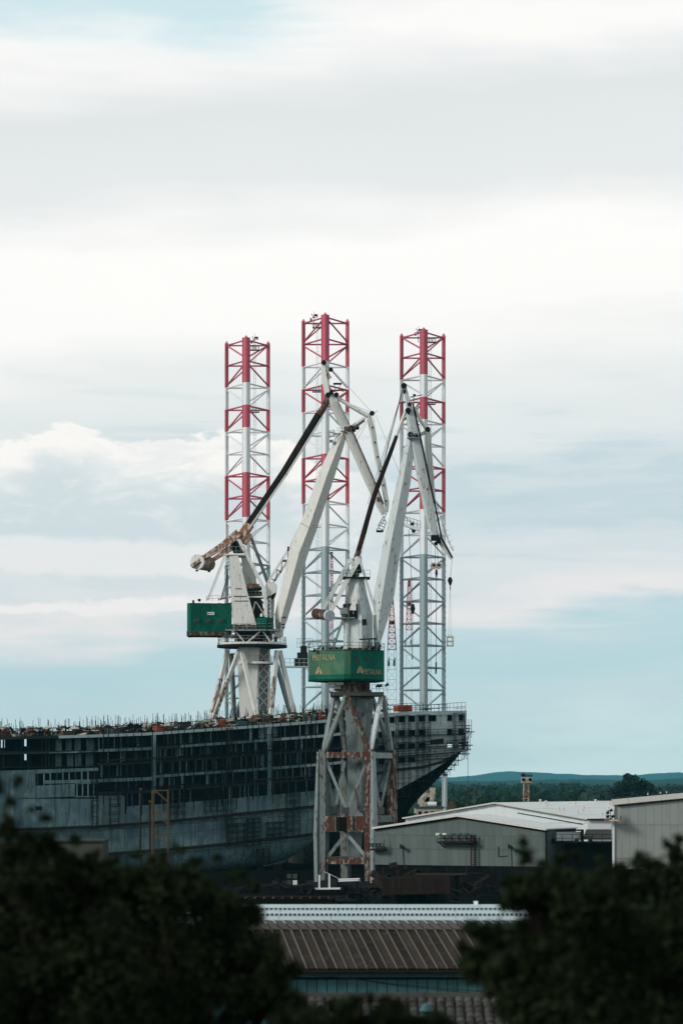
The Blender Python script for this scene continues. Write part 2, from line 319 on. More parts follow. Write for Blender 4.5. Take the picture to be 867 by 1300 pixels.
# ---------------------------------------------------------------- foliage
def leaves(centres,radii,n,size,parent,name,m,flat=1.0,shell=.55,kind=None):
    """n leaf faces spread through clumps; returns one mesh part"""
    c=np.array(centres,float); rad=np.array(radii,float); k=rng.choice(len(c),n,p=rad**2/np.sum(rad**2))
    d=rng.normal(size=(n,3)); d/=np.linalg.norm(d,axis=1)[:,None]; rr=(shell+(1-shell)*rng.random(n)**.7)*rng.choice([1,1,1,1.12,.8],n)
    p=c[k]+d*(rad[k]*rr)[:,None]*np.array([1,1,flat])
    nrm=d*.5+rng.normal(size=(n,3))*.75+np.array([0,0,.4]); nrm/=np.linalg.norm(nrm,axis=1)[:,None]
    a=np.cross(nrm,rng.normal(size=(n,3))); a/=np.linalg.norm(a,axis=1)[:,None]; b=np.cross(nrm,a)
    s=size*rng.uniform(.6,1.3,n)[:,None]
    V=np.stack([p-a*s,p+b*s*.42+nrm*s*.1,p+a*s,p-b*s*.42+nrm*s*.1],1).reshape(-1,3)-np.array(wloc(parent))
    me=bpy.data.meshes.new(name); me.vertices.add(4*n); me.vertices.foreach_set('co',V.ravel().astype(np.float32))
    me.loops.add(4*n); me.loops.foreach_set('vertex_index',np.arange(4*n,dtype=np.int32))
    me.polygons.add(n); me.polygons.foreach_set('loop_start',np.arange(0,4*n,4,dtype=np.int32)); me.polygons.foreach_set('loop_total',np.full(n,4,np.int32))
    me.materials.append(M[m]); me.update(); me.validate(); return link(name,me,parent,kind=kind)
# woods beyond the sheds: three kinds of tree, copied
protos=[]
for kind in range(3):
    t=thing('woodland_tree',(0,0,0),'dark green broadleaf tree standing in the wood beyond the pale shed roofs','tree','trees of the wood beyond the sheds')
    hh=[8,10,7][kind]; ww=[3.6,3.4,4.2][kind]; mb=MB(); mb.tube((0,0,-1),(0,0,hh*.45),.3,.2); mb.tube((0,0,hh*.4),(1.2,.3,hh*.7),.15,.06); mb.tube((0,0,hh*.4),(-1,-.5,hh*.75),.15,.06); obj('trunk',mb,'bark',t)
    cs=[];rs=[]
    for i in range(9): a=rng.uniform(0,6.28); q_=rng.random()**.5*ww*.65; cs.append((q_*math.cos(a),q_*math.sin(a),hh*rng.uniform(.42,.85))); rs.append(ww*rng.uniform(.33,.52))
    leaves(cs,rs,520,.55,t,'crown','wood',.8,.5); protos.append(t)
spots=[]
for Y in np.geomspace(640,2600,17):
    n=int(np.clip(19-5*math.log(Y/640),10,19)); step=330/n
    for i in range(n):
        x=552+step*(i+rng.uniform(0,1)); spots.append((x,Y*rng.uniform(.97,1.03)))
        if x<565: spots[-1]=(x+40,spots[-1][1])
first=[True]*3
for x,Y in spots:
    k=int(rng.integers(3)); X=(x-CX)*Y/F; o=protos[k] if first[k] else copy_tree(protos[k]); first[k]=False
    o['label']=['dark spreading','tall','low broad'][k]+(' near' if Y<1000 else ' far')+' tree of the wood '+('under the ship stern' if x<610 else 'left of the lamp mast' if x<665 else 'right of the lamp mast' if x<760 else 'around the tallest tree'); s=rng.uniform(.75,1.2)*(1+.25*(Y>1200)); o.location=(X,Y,gz(X,Y)-.3); o.scale=(s*1.15,s*1.15,s); o.rotation_euler=(0,0,rng.uniform(0,6.28))
# the wood's far canopy, one mass
mb=MB(); cs=[];rs=[]
t=thing('far_woodland',(0,2000,0),'dark green wooded plain spreading to the foot of the hills','woodland'); t['kind']='stuff'
for i in range(2600):
    Y=rng.uniform(1200,3600); X=rng.uniform(-.35,.35)*Y; cs.append((X,Y,gz(X,Y)+rng.uniform(2,7))); rs.append(rng.uniform(5,10))
COL.objects.unlink(t); bpy.data.objects.remove(t)
root=bpy.data.objects.new('x',None); fw=leaves(cs,rs,60000,2.6,root,'far_woodland','wood',.7,.4); fw.parent=None; tag(fw,'dark green wooded plain spreading to the foot of the hills','woodland',kind='stuff'); bpy.data.objects.remove(root)
# the one tall rounded tree standing above the wood
bt=at(803,1000,850); bt.z=gz(bt.x,850); t=thing('round_tree',bt,'tallest round-crowned dark green tree rising above the wood at the right','tree')
mb=MB(); mb.tube(bt,bt+Vector((0,0,9)),.6,.3); mb.tube(bt+Vector((0,0,6)),bt+Vector((3,0,13)),.3,.1); mb.tube(bt+Vector((0,0,6)),bt+Vector((-3,0,12)),.3,.1); obj('trunk',mb,'bark',t)
cs=[];rs=[]
for x,y,r in((800,994,11),(788,999,9),(815,996,9),(824,1000,7),(781,1006,8),(806,1006,14),(826,1008,8),(797,987,6),(806,988,5)): cs.append(at(x,y,850+rng.uniform(-2,2))); rs.append(px(r,850))
leaves(cs,rs,2600,.5,t,'crown','wood',.85,.5)
# ---------------------------------------------------------------- near trees on the slope below the viewpoint
def near_tree(bx,Y,clumps,n,label,name='broadleaf_tree'):
    base=at(bx,1300,Y); base.z=gz(base.x,Y)-.2; t=thing(name,base,label,'tree')
    cs=[at(x,y,Y+rng.uniform(-.5,.9)*dy) for x,y,r,dy in clumps]; rs=[px(r,Y) for x,y,r,dy in clumps]
    top=sum(cs,Vector((0,0,0)))/len(cs); fork=base.lerp(top,.42); mb=MB(); mb.tube(base,fork,.14,.07,8); obj('trunk',mb,'bark',t)
    for c in cs[::2]:
        mb=MB(); mid=fork.lerp(c,.5)+Vector((rng.uniform(-.1,.1),0,.1)); mb.tube(fork,mid,.05,.03); mb.tube(mid,fork.lerp(c,.85),.03,.008); obj('limb',mb,'bark',t)
    cs2=[];rs2=[]
    for c,r in zip(cs,rs):
        for i in range(9):
            d=Vector(rng.normal(size=3)).normalized(); cs2.append(c+d*r*rng.uniform(.3,1.0)); rs2.append(r*rng.uniform(.22,.42))
    leaves(cs2+cs,rs2+[r*.8 for r in rs],n,.046,t,'crown','leaf',.9,.15)
    return t
near_tree(40,27,[(-5,1105,58,1),(45,1118,50,1),(95,1148,58,1),(20,1180,100,1),(120,1200,90,1),(10,1270,110,1),(110,1290,100,1),(-60,1150,110,1),(10,1052,20,.4),(-4,1000,15,.3),(22,992,8,.2),(62,1065,13,.3),(30,1080,30,.4),(105,1124,32,.3),(76,1106,26,.3),(135,1118,26,.3),(92,1090,8,.2),(70,1078,16,.2),(100,1100,22,.3),(125,1104,18,.3),(45,1072,22,.3),(58,1038,8,.2),(40,1028,6,.2),(96,1066,9,.2),(122,1084,8,.2),(12,1020,7,.2)],38000,'dark leafy tree filling the lower left corner, its top sprig at the left edge')
near_tree(235,30,[(165,1138,44,1),(215,1140,46,1),(260,1140,44,1),(285,1160,40,1),(190,1190,85,1),(280,1210,80,1),(230,1285,100,1),(320,1270,65,1),(318,1205,30,.5),(345,1255,38,.5),(160,1260,90,1),(300,1112,12,.4),(250,1096,10,.3),(140,1098,12,.3),(190,1096,10,.3),(172,1086,7,.2),(226,1078,8,.2),(276,1090,8,.2),(322,1126,9,.2),(318,1162,24,.4),(200,1110,26,.3),(165,1112,24,.3),(232,1112,20,.3),(344,1212,22,.3),(352,1190,8,.2),(370,1290,40,.5)],36000,'dark leafy tree in front of the ship, its crown beside the brown roof')
near_tree(715,26,[(668,1130,34,.5),(668,1090,13,.3),(664,1070,8,.2),(700,1145,50,1),(745,1150,60,1),(700,1210,75,1),(660,1215,48,.6),(770,1220,90,1),(730,1290,100,1),(625,1190,30,.4),(600,1178,14,.2),(606,1225,32,.4),(660,1275,50,.5),(640,1240,40,.5),(733,1085,8,.2),(590,1205,10,.2),(710,1090,8,.2),(650,1122,8,.2),(684,1106,8,.2),(640,1150,9,.2)],36000,'dark leafy tree with a sprig standing up before the grey gabled shed')
near_tree(850,29,[(790,1140,48,1),(840,1130,50,1),(880,1120,60,1),(820,1210,90,1),(900,1200,100,1),(840,1290,100,1),(920,1290,100,1),(830,1098,14,.3),(858,1085,16,.3),(785,1105,16,.3),(730,1108,8,.2),(690,1098,8,.2),(760,1092,8,.2),(812,1088,8,.2),(846,1070,7,.2),(864,1066,8,.2)],32000,'dark leafy tree filling the lower right corner below the beige shed')
near_tree(470,24,[(420,1318,42,.4),(465,1312,40,.4),(520,1318,42,.4),(445,1290,20,.3),(490,1285,18,.3),(560,1325,40,.4),(385,1310,42,.4),(470,1268,7,.2),(540,1300,16,.2),(425,1276,12,.2),(450,1272,10,.2),(505,1280,10,.2)],15000,'low dark bush at the bottom edge in front of the tiled roof','leafy_bush')
# ---------------------------------------------------------------- three lattice legs of the rig behind the ship
def lattice_leg(x,ytop,Y,bay,half,pattern,label,flip,antx):
    zt=H+(HOR-ytop)*Y/F; X=(x-CX)*Y/F; hb=bay*Y/F; w=px(half,Y); dep=w*1.732
    ch=[Vector((0,-dep*.62,0)),Vector((-w,dep*.38,0)),Vector((w,dep*.38,0))]
    t=thing('lattice_tower',(X,Y,0),label,'tower','three lattice towers rising behind the ship'); n=len(pattern)
    cm={'R':'red','W':'twhite','G':'tgrey'}
    O=Vector((X,Y,0))
    # chords, one piece for each paint band
    i=0
    while i<n:
        j=i
        while j<n and pattern[j]==pattern[i]: j+=1
        z1=zt-hb*i; z0=zt-hb*j if j<n else 0.0; m=cm[pattern[i]]
        for k,c in enumerate(ch):
            mb=MB(); p=O+c+Vector((0,0,z0)); q=O+c+Vector((0,0,z1)); r=.50 if k else .74
            mb.tube(p,q,r,n=10)
            cx_=c.normalized(); tx=Vector((1,0,0)) if k==0 else Vector((.35*(1 if k==1 else -1),1,0)).normalized()
            if k==0: mb.bar(p+Vector((0,-.1,0)),q+Vector((0,-.1,0)),2.05,.34); mb.bar(p+Vector((.1,-.86,0)),q+Vector((.1,-.86,0)),.22,.3)
            else: mb.bar(p+tx*.62,q+tx*.62,.16,.5); mb.bar(p-tx*.62,q-tx*.62,.16,.5)
            if pattern[i]=='G':   # rack teeth standing out along the chord
                for z in np.arange(z1-.6,max(z0,30),-1.5): mb.box(O+c+Vector(((.5 if k==2 else -.5 if k==1 else .3),-.1 if k else -.9,z)),(.12,.3,.5))
            if i==0: mb.tube(q,q+Vector((0,0,.25)),r*.8,r*.5,8); mb.tube(q+Vector((0,0,.25)),q+Vector((0,0,.55)),.25,.2,6)
            obj('chord',mb,m,t)
        i=j
    # braces: shared meshes, one object each
    cache={}
    def brace(p,q,r,m,z):
        key=(tuple(round(a,2) for a in (*p,*q)),r,m)
        if key not in cache:
            b=MB(); b.tube(p,q,r,n=7,cap=False); me=bpy.data.meshes.new('brace'); me.from_pydata(b.v,[],b.f); me.materials.append(M[m])
            me.polygons.foreach_set('use_smooth',[True]*len(me.polygons)); cache[key]=me
        link('brace',cache[key],t,(0,0,z))
    nb=min(n,18)
    for k in range(nb):
        z=zt-hb*k; m=cm[pattern[k]]; dn=Vector((0,0,-hb)); up=Vector((0,0,-.55)) if k==0 else Vector((0,0,-.1))
        A,B,C=ch; e=Vector((0,0,-.5)); par=(k+flip)%2
        for p,q in((A,B),(A,C),(B,C)): brace(p+up,q+up,.215,m,z)
        brace((B if par==0 else A)+e,(A if par==0 else B)+dn-e,.215,m,z)
        brace((C if par==0 else A)+e,(A if par==0 else C)+dn-e,.215,m,z)
        mid=(B+C)/2
        if flip==0: brace((C if par==0 else mid)+e,(mid if par==0 else B)+dn-e,.19,m,z)
        else: brace((mid if par==1 else C)+e,(B if par==1 else mid)+dn-e,.19,m,z)
    # ladder and cable tray inside, work platforms, wind gauge
    mb=MB(); lx=w*.36*(1 if flip==0 else -1)
    for s in(-.25,.25): mb.tube(O+Vector((lx+s,dep*.2,20)),O+Vector((lx+s,dep*.2,zt-1)),.06,n=4)
    for z in np.arange(21,zt-1,.9): mb.tube(O+Vector((lx-.25,dep*.2,z)),O+Vector((lx+.25,dep*.2,z)),.03,n=4,cap=False)
    obj('ladder',mb,'tgrey',t)
    for z in(zt-1.5,zt-hb*3.05):
        mb=MB(); c=O+Vector((lx,-dep*.1,z-.9)); mb.box(c,(2.4,1.6,.12)); 
        a=[c+Vector((sx*1.2,sy*.8,0)) for sx,sy in((-1,-1),(1,-1),(1,1),(-1,1),(-1,-1))]; mb.rail(a,1.0,.8,.05); obj('platform',mb,'brown',t)
    mb=MB(); p=O+Vector((px(antx-x,Y),0,zt-2.3)); mb.tube(p,p+Vector((0,0,3.0)),.08,n=5); mb.tube(p+Vector((-1.1,0,2.4)),p+Vector((1.0,0,2.8)),.09,n=5)
    mb.box(p+Vector((.5,0,3.2)),(.9,.4,.5)); mb.box(p+Vector((-.7,0,2.0)),(.5,.4,.5)); mb.tube(p+Vector((0,0,3)),p+Vector((.1,0,4.2)),.05,n=4); mb.tube(p+Vector((0,0,2.5)),p+Vector((-.6,0,3.6)),.12,n=4)
    obj('wind_gauge',mb,'dark',t)
    return t
lattice_leg(313.5,433,700,28.3,26.5,'RRWRWWRRWW'+'G'*13,'red and white striped lattice tower farthest left, above the crane with the green box',0,323)
lattice_leg(413,404.5,690,29.2,28,'RRWRWWRRWW'+'G'*14,'tallest red and white striped lattice tower, in the middle behind the crossed crane jibs',1,398.5)
lattice_leg(537,423,700,28.3,26.8,'RRWRWWRRWW'+'G'*13,'red and white striped lattice tower farthest right, a hook block hanging before it',0,531)
# walkway and winch box joining the middle tower
t=thing('gangway',at(372,848,676),'grey railed gangway with a brown winch house beside the middle striped tower','gangway'); Y=676
mb=MB(); a,b=at(356,847,Y),at(392,847,Y); mb.bar(a,b,.4,2.2); obj('deck',mb,'tgrey',t)
mb=MB(); mb.rail([a+Vector((0,-1,0)),b+Vector((0,-1,0))],2.0,1.2,.07,3); obj('railing',mb,'tgrey',t)
mb=MB(); c=at(384,838,Y); mb.box(c,(2.6,2,3.6)); mb.box(c+Vector((.3,0,2.6)),(1.6,1.4,1.6)); mb.box(c+Vector((-1.6,0,-.6)),(.9,1.6,2.0)); mb.rail([c+Vector((-1.3,-1,3)),c+Vector((2.5,-1,3))],2.2,.6,.05,3); obj('winch_house',mb,'brown',t)
# red lattice booms of the cranes standing on the rig
def red_boom(x0,y0,x1,y1,w0,w1,Y,label,low=None):
    p=at(x0,y0,Y); p.z=30; base=at(x0,y0,Y); t=thing('lattice_boom',(base.x,Y,base.z),label,'crane boom')
    mb=MB(); mb.lattice(base,at(x1,y1,Y),px(w0,Y),px(w1,Y),9,.13); obj('mast',mb,'pink',t)
    mb=MB(); c=at((x0+x1)/2,(y0+y1)/2-2,Y); mb.box(c,(1.5,1,1)); mb.box(at(x1,y1+3,Y),(.6,.6,1.8)); obj('sheave_box',mb,'dark',t)
    mb=MB(); mb.lattice(Vector((base.x,Y,30)),base,px(w0*1.05,Y),px(w0*1.05,Y),8,.09); obj('lower_mast',mb,'pink' if low else 'twhite',t)
    mb=MB(); 
    for o in(-4,3): mb.tube(at(x0+o,y0,Y),at(x0+o,y0+26,Y),.04,n=4); mb.box(at(x0+o,y0+17,Y),(.5,.5,1.6)); mb.box(at(x0+o+.5,y0+13,Y),(.3,.3,1.2))
    obj('hook',mb,'dark',t)
red_boom(497.5,825,497.5,760,11,3,720,'faded red tapering lattice boom between the front crane and the right-hand tower')
red_boom(519,800,519.5,738,7,3,740,'thin faded red lattice boom seen through the right-hand striped tower')
red_boom(421,800,421,702,3,2.4,730,'slim red lattice mast seen beside the middle striped tower',1)
# small white work platform on the right-hand tower with its hook line
t=thing('work_platform',at(517,671,680),'small white railed work platform with a hanging hook in front of the right-hand tower','platform'); Y=680
mb=MB(); mb.path([(at(500,662,Y),.5,1.2),(at(534,673,Y),.9,1.4)]); obj('beam',mb,'white',t)
mb=MB(); mb.rail([at(508,663,Y),at(534,671,Y)],1.8,.9,.07,2); obj('railing',mb,'dark',t)
mb=MB(); mb.box(at(523,668,Y),(.9,1,1.6)); mb.tube(at(525,674,Y)+Vector((0,-.4,0)),at(525,674,Y)+Vector((0,.4,0)),.5,n=10); obj('winch',mb,'dark',t)
mb=MB(); mb.line([at(519,672,Y),at(524,768,Y)],.06); mb.tube(at(524,767,Y),at(524,773,Y),.35,.62,8); mb.tube(at(524,773,Y),at(524,780,Y),.62,.15,8); mb.line([at(524,780,Y),at(523.5,833,Y)],.06); mb.box(at(523.5,835,Y),(.25,.25,1)); obj('hook',mb,'dark',t)
# ---------------------------------------------------------------- level-luffing shipyard cranes
def bx(mb,st,Y,share=.5,dscale=1.0):
    """tapered box through photo stations (x,y,width[,Y]); share = how much of the width shows the left face"""
    roll=math.atan2(1-share,share); 
    S=[]
    for s in st:
        y=s[3] if len(s)>3 else Y; a=px(s[2],y)/(math.cos(roll)+math.sin(roll)*dscale); S.append((at(s[0],s[1],y),a,a*dscale))
    return mb.path(S,roll)
def part(name,m,t,fn,**k):
    mb=MB(); fn(mb); return obj(name,mb,m,t,**k)
def ropes(t,Y,lst,r=.045): 
    for a in lst: part('rope','rubber',t,lambda b:b.line([at(*p,Y) if len(p)==2 else at(*p) for p in a],r,4))
# ======================= front crane
Y=400; base=at(452,1132,Y); base.z=0
fc=thing('shipyard_crane',base,'nearest rusty pale crane on a tall portal, green house marked METALNA','crane','two shipyard cranes')
# portal corners in plan
th=R(26); s_=px(64.5,Y); Rc=Vector((px(469-CX,Y),Y-3.5,0)); dl=Vector((-math.cos(th),math.sin(th),0)); dr=Vector((math.sin(th),math.cos(th),0))
cor=[Rc+dl*s_,Rc.copy(),Rc+dr*s_,Rc+dl*s_+dr*s_]; ctr=(cor[0]+cor[2])/2
def zy(y,Yq=Y): return H+(HOR-y)*Yq/F
def up(p,y): return Vector((p.x,p.y,zy(y)))
out=[(c-ctr).normalized() for c in cor]
for i,c in enumerate(cor):
    m='rusty' if i in(1,) else 'lgrey'
    lean=out[i]*.08
    part('leg',m if i!=2 else 'rusty',fc,lambda b:b.path([(up(c+lean*1.5,1118),1.1,1.1),(up(c+lean,1060),1.3,1.3),(up(c,952),1.05,1.05)],roll=th))
    if i<2: part('leg_plate','cgrey',fc,lambda b:b.path([(up(c+lean*1.5+dl*.70*(1 if i==0 else -1)-dr*.3,1120),.5,1.2),(up(c+lean+dl*.80*(1 if i==0 else -1)-dr*.3,1060),.55,1.5),(up(c+dl*.66*(1 if i==0 else -1)-dr*.2,955),.3,1.0)],roll=th))
    # wheel truck
    part('wheel_truck','dark',fc,lambda b:[b.box(up(c+lean*1.5,1121)+Vector((0,0,-.2)),(5.0,1.1,.9),-th),*[b.tube(Vector((c.x+lean.x+k*math.cos(th),c.y-k*math.sin(th)-.45+lean.y,.45)),Vector((c.x+lean.x+k*math.cos(th),c.y-k*math.sin(th)+.45+lean.y,.45)),.45,n=12) for k in(-2,-.8,.8,2)]])
def beam(i,j,y,w,d,m,name='cross_beam',ins=.0):
    a,b=up(cor[i],y),up(cor[j],y); part(name,m,fc,lambda q:q.bar(a.lerp(b,ins),a.lerp(b,1-ins),w,d))
beam(0,1,959,.85,.9,'rusty'); beam(1,2,959.5,.8,.9,'cgrey'); beam(2,3,959,.8,.8,'lgrey'); beam(3,0,959,.8,.8,'lgrey')
beam(0,1,1046.5,2.3,1.5,'rusty','portal_beam',.02); beam(1,2,1040,.95,1.0,'lgrey','portal_beam',.1); beam(2,3,1044,2.0,1.2,'lgrey','portal_beam',.1); beam(3,0,1044,1.2,1.0,'lgrey','portal_beam',.1)
beam(0,1,1093,.95,.9,'rusty','sill_beam',.06); beam(2,3,1093,.9,.8,'lgrey','sill_beam',.06); beam(3,0,1093,.9,.8,'lgrey','sill_beam',.06)
mid=(cor[0]+cor[1])/2-dr*.5; ms=(cor[1]+cor[2])/2
part('access_panel','brown',fc,lambda b:b.bar(up(mid-dr*.5,1037.5),up(mid-dr*.5,1055.5),1.75,.3,roll=th)); 
for k in(-1.35,1.35): part('stiffener','lgrey',fc,lambda b:b.bar(up(mid-dr*.42+dl*k,1037),up(mid-dr*.42+dl*k,1056),.22,.3))
for (i,j,c,ya,yb) in((0,1,(cor[0]+cor[1])/2,963,1029),(1,2,ms,963,1029),(2,3,(cor[2]+cor[3])/2,963,1029),(3,0,(cor[3]+cor[0])/2,963,1029)):
    for k in(i,j): part('brace','lgrey' if k==2 or i==2 else 'cgrey',fc,lambda b:b.bar(up(cor[k].lerp(c,.06),ya),up(c,yb),.42))
    part('node_box','conc',fc,lambda b:b.box(up(c,1029.5)-(dr*.35 if i==0 else Vector((0,.3,0))),(1.05,.7,.95))); part('post','lgrey',fc,lambda b:b.bar(up(c,1033),up(c,1038),.5))
for k in(0,1): part('brace','cgrey',fc,lambda b:b.bar(up(mid+dr*.4,1058),up(cor[k].lerp(mid,.14)+dr*.2,1089),.5))
# inclined struts from portal top up to the platform
pl=[at(424,884,Y+1),at(439,884,Y-3.4),at(484,884,Y-1),at(472,884,Y+3)]
for a,b_,m in((cor[0],pl[0],'cgrey'),(cor[0],pl[1],'cgrey'),(cor[1],pl[1]+Vector((.3,0,0)),'rusty'),(cor[1],pl[2],'cblue'),(cor[2],pl[2]+Vector((.35,0,0)),'cgrey'),(cor[2],pl[3],'cgrey'),(cor[3],pl[0]+Vector((.5,2,0)),'lgrey'),(cor[3],pl[3],'lgrey')):
    part('strut',m,fc,lambda b:b.path([(up(a,956),.62,.62),(b_,.5,.5)],roll=.5))
part('column','cgrey',fc,lambda b:b.path([(at(450,1090,Y+2),px(17,Y),2),(at(451,1030,Y+2),px(20,Y),2.2),(at(452,962,Y+2),px(22,Y),2.5),(at(455,884,Y+1),px(36,Y),3.6)],roll=.0) )
part('column_face','lgrey',fc,lambda b:b.path([(at(459,1030,Y+1.2),px(5,Y),2.2),(at(460,962,Y+.9),px(7,Y),2.3),(at(464,886,Y-.6),px(16,Y),2.6)],roll=.35))
# platform and slewing drum
Yp=Y
def ring(b,cx,y0,y1,r0,r1,Yq,n=28,yc=None): b.tube(at(cx,y0,Yq),at(cx,y1,Yq),r0,r1,n)
part('platform','conc',fc,lambda b:b.box(at(454,882,Y),(px(66,Y),6.2,px(4.6,Y))))
part('platform_end','rusty',fc,lambda b:b.box(at(421.5,881.7,Y-.2),(.5,6.0,.62)))
part('slewing_drum','rusty',fc,lambda b:(ring(b,451,879,876.4,2.35,2.35,Y),ring(b,451,876.4,866,2.15,2.15,Y)))
part('door','dark',fc,lambda b:b.box(at(462,872.5,Y-1.85),(.35,.4,.8),-.5))
part('gear_housing','cwhite',fc,lambda b:(b.box(at(426,868.3,Y-1.2),(px(20,Y),1.6,.4)),b.box(at(428,874,Y),(1.0,1,.8)),b.box(at(432,877,Y),(1.6,1,.4))))
part('railing','cgrey',fc,lambda b:b.rail([at(472,880,Y-2.9),at(487,880,Y-2.9),at(487,880,Y+2.9)],1.2,1.2,.05))
for x,y in((479,871),(482.5,871),(491,869.5)): part('floodlight','dark',fc,lambda b:(b.path([(at(x-2.4,y+1.6,Y-3),.2,.3),(at(x+2.4,y-1,Y-3),.5,.5)]),b.tube(at(x-1,y+1,Y-3),at(x-1,y+8,Y-3),.05,n=4)))
# green machinery house, a corner towards the viewer
w=px(1,Y)
plan=[(391,Y+1.0),(393,Y-1.8),(437,Y-5.2),(445,Y-5.2),(487.5,Y-1.5),(488,Y+1),(478,Y+5.5),(420,Y+6.5)]
zt,zb=zy(826.5),zy(865.5)
def P3_(x,yq,z): return Vector(((x-CX)*Y/F,yq,z))
def face(i,m,name='house_wall',t0=0,t1=1,zz=None):
    a=plan[i]; c=plan[(i+1)%len(plan)]; za,zc=zz or (zb,zt)
    p=P3_(*a,0).lerp(P3_(*c,0),t0); q=P3_(*a,0).lerp(P3_(*c,0),t1); ce=P3_(440,Y+.5,0); n=(q-p).cross(Vector((0,0,1))).normalized(); n=n if n.dot(p-ce)>0 else -n
    part(name,m,fc,lambda b:b.prism([Vector((p.x,p.y,za)),Vector((q.x,q.y,za)),Vector((q.x,q.y,zc)),Vector((p.x,p.y,zc))],-n*.15)); return n
zs=zy(858.5)
for i in range(8):
    m={0:'palegreen',1:'palegreen',2:'palegreen'}.get(i,'green')
    k=3 if i in(1,3) else 1
    for j in range(k): face(i,m,'house_wall',j/k+.004*(j>0),(j+1)/k,(zs+.03,zt))
    face(i,'green','skirt_plate',0,1,(zb,zs))
part('roof','palegreen',fc,lambda b:b.prism([P3_(x,yq,zt-.22) for x,yq in plan],(0,0,.15))); part('floor_plate','dark',fc,lambda b:b.prism([P3_(x,yq,zb+.05) for x,yq in plan],(0,0,.15)))
def ftext(i,s,size,t_,y,sx=1,m='cream'):
    a,c=P3_(*plan[i],0),P3_(*plan[i+1],0); d=(c-a).normalized(); n=d.cross(Vector((0,0,1))).normalized(); p=a.lerp(c,t_)+n*.04; return text('lettering',s,size,(p.x,p.y,zy(y)),d,(0,0,1),m,fc,.015,sx)
ftext(1,'METALNA',1.2,.42,836.5,.74); ftext(3,'METALNA',1.1,.635,854.6,.70)
for i,t_,y in((1,.28,852.5),(3,.27,852)):
    a,c=P3_(*plan[i],0),P3_(*plan[i+1],0); d=(c-a).normalized(); n=d.cross(Vector((0,0,1))).normalized(); p=a.lerp(c,t_)+n*.03; z=zy(y)
    q=lambda u_,v_:Vector((p.x+d.x*u_,p.y+d.y*u_,z+v_))
    part('emblem','cream',fc,lambda b:[b.prism([q(*k) for k in poly],n*.03) for poly in([(-.62,-.5),(-.2,-.5),(0,-.05),(-.22,.45)],[(.62,-.5),(.22,.45),(0,-.05),(.2,-.5)],[(-.2,.5),(0,.1),(.2,.5)])])
for x,z_ in((452,838),(466,838)):
    t_=(x-445)/42.5; a,c=P3_(*plan[3],0),P3_(*plan[4],0); d=(c-a).normalized(); n=d.cross(Vector((0,0,1))).normalized(); p=a.lerp(c,t_)+n*.03; part('window','glass',fc,lambda b:b.box((p.x,p.y,zy(z_)),(.62,.12,.6),math.atan2(d.y,d.x)))
part('roof_railing','dark',fc,lambda b:b.rail([P3_(x,yq,zt) for x,yq in plan+plan[:1]],1.0,1.5,.035))
for x,y in((399,826),(410,823.5),(419,825),(427,824),(434,822.5),(443,824.5),(473,823),(481,824),(482,821)): part('roof_lamp','dark',fc,lambda b:(b.tube(at(x-1.2,y-.5,Y-3),at(x+1.4,y+.6,Y-3),.32,.2,7),b.tube(at(x,y,Y-3),at(x,828,Y-3),.05,n=4)))
part('deck_winch','rusty',fc,lambda b:(b.box(at(460,825,Y-1.5),(4.4,1.5,.5)),b.box(at(425,825,Y),(2.2,1.4,.7))))
# tower head
def tower(b): b.path([(at(455,829,Y),px(27.5,Y),px(27,Y)),(at(454.3,781,Y),px(27,Y),px(27,Y)),(at(452.5,757,Y),px(20,Y),px(20,Y)),(at(452,734,Y),px(14.4,Y),px(14.4,Y))],roll=R(32))
part('tower_head','cblue',fc,tower)
for x,y0,y1,dd in((451.2,736,828,.02),): pass
part('access_plate','cwhite',fc,lambda b:b.path([(at(448,775,Y-2.6),.9,.1),(at(448.5,757,Y-2.1),.8,.1)]))
part('machinery_recess','dark',fc,lambda b:b.box(at(444.5,776,Y-1.5),(1.4,1.8,2.1),.5)); part('machinery','cgrey',fc,lambda b:(b.box(at(440.5,776,Y-1.6),(2.0,1.5,.9)),b.tube(at(433,781,Y-1.5),at(446,779,Y-1.5),.42,n=10),b.box(at(441,785,Y-1.5),(2.2,2.2,.16)),b.bar(at(441,786,Y-1.6),at(448,782,Y-1.6),.2)))
part('hatch','dark',fc,lambda b:b.box(at(462.7,790,Y-2.05),(.36,.5,.85),.55))
part('head_platform','dark',fc,lambda b:b.box(at(452.5,734.3,Y),(px(34,Y),3.6,.2))); part('railing','cgrey',fc,lambda b:b.rail([at(x,733.5,yq) for x,yq in((436,Y-1.8),(470,Y-1.8),(470,Y+1.8),(436,Y+1.8),(436,Y-1.8))],1.1,.9,.035))
part('sheave_block','dark',fc,lambda b:(b.box(at(453,722,Y),(1.1,1.4,1.3),.3),b.tube(at(451,729,Y-.6),at(451,729,Y+.6),.6,n=12)))
for o in(-1.1,1.1):
    part('a_frame_leg','cblue',fc,lambda b:b.bar(at(457,711,Y+o),at(478,781,Y+o*1.6),.36,.4)); part('a_frame_leg','cwhite',fc,lambda b:b.bar(at(452,712,Y+o),at(444.5,734,Y+o),.35,.35))
    part('rear_strut','cgrey',fc,lambda b:b.bar(at(436,785,Y+o*1.5),at(423.5,821,Y+o*2),.36)) ; part('knee_brace','cgrey',fc,lambda b:b.bar(at(478,781,Y+o*1.6),at(487,781,Y+o*1.6),.3)); part('knee_post','cgrey',fc,lambda b:b.bar(at(475.8,781,Y+o*1.6),at(476.5,826,Y+o*1.6),.42)); part('gusset','cblue',fc,lambda b:b.bar(at(476,766,Y+o*1.6),at(487,751,Y+o*1.6),.3))
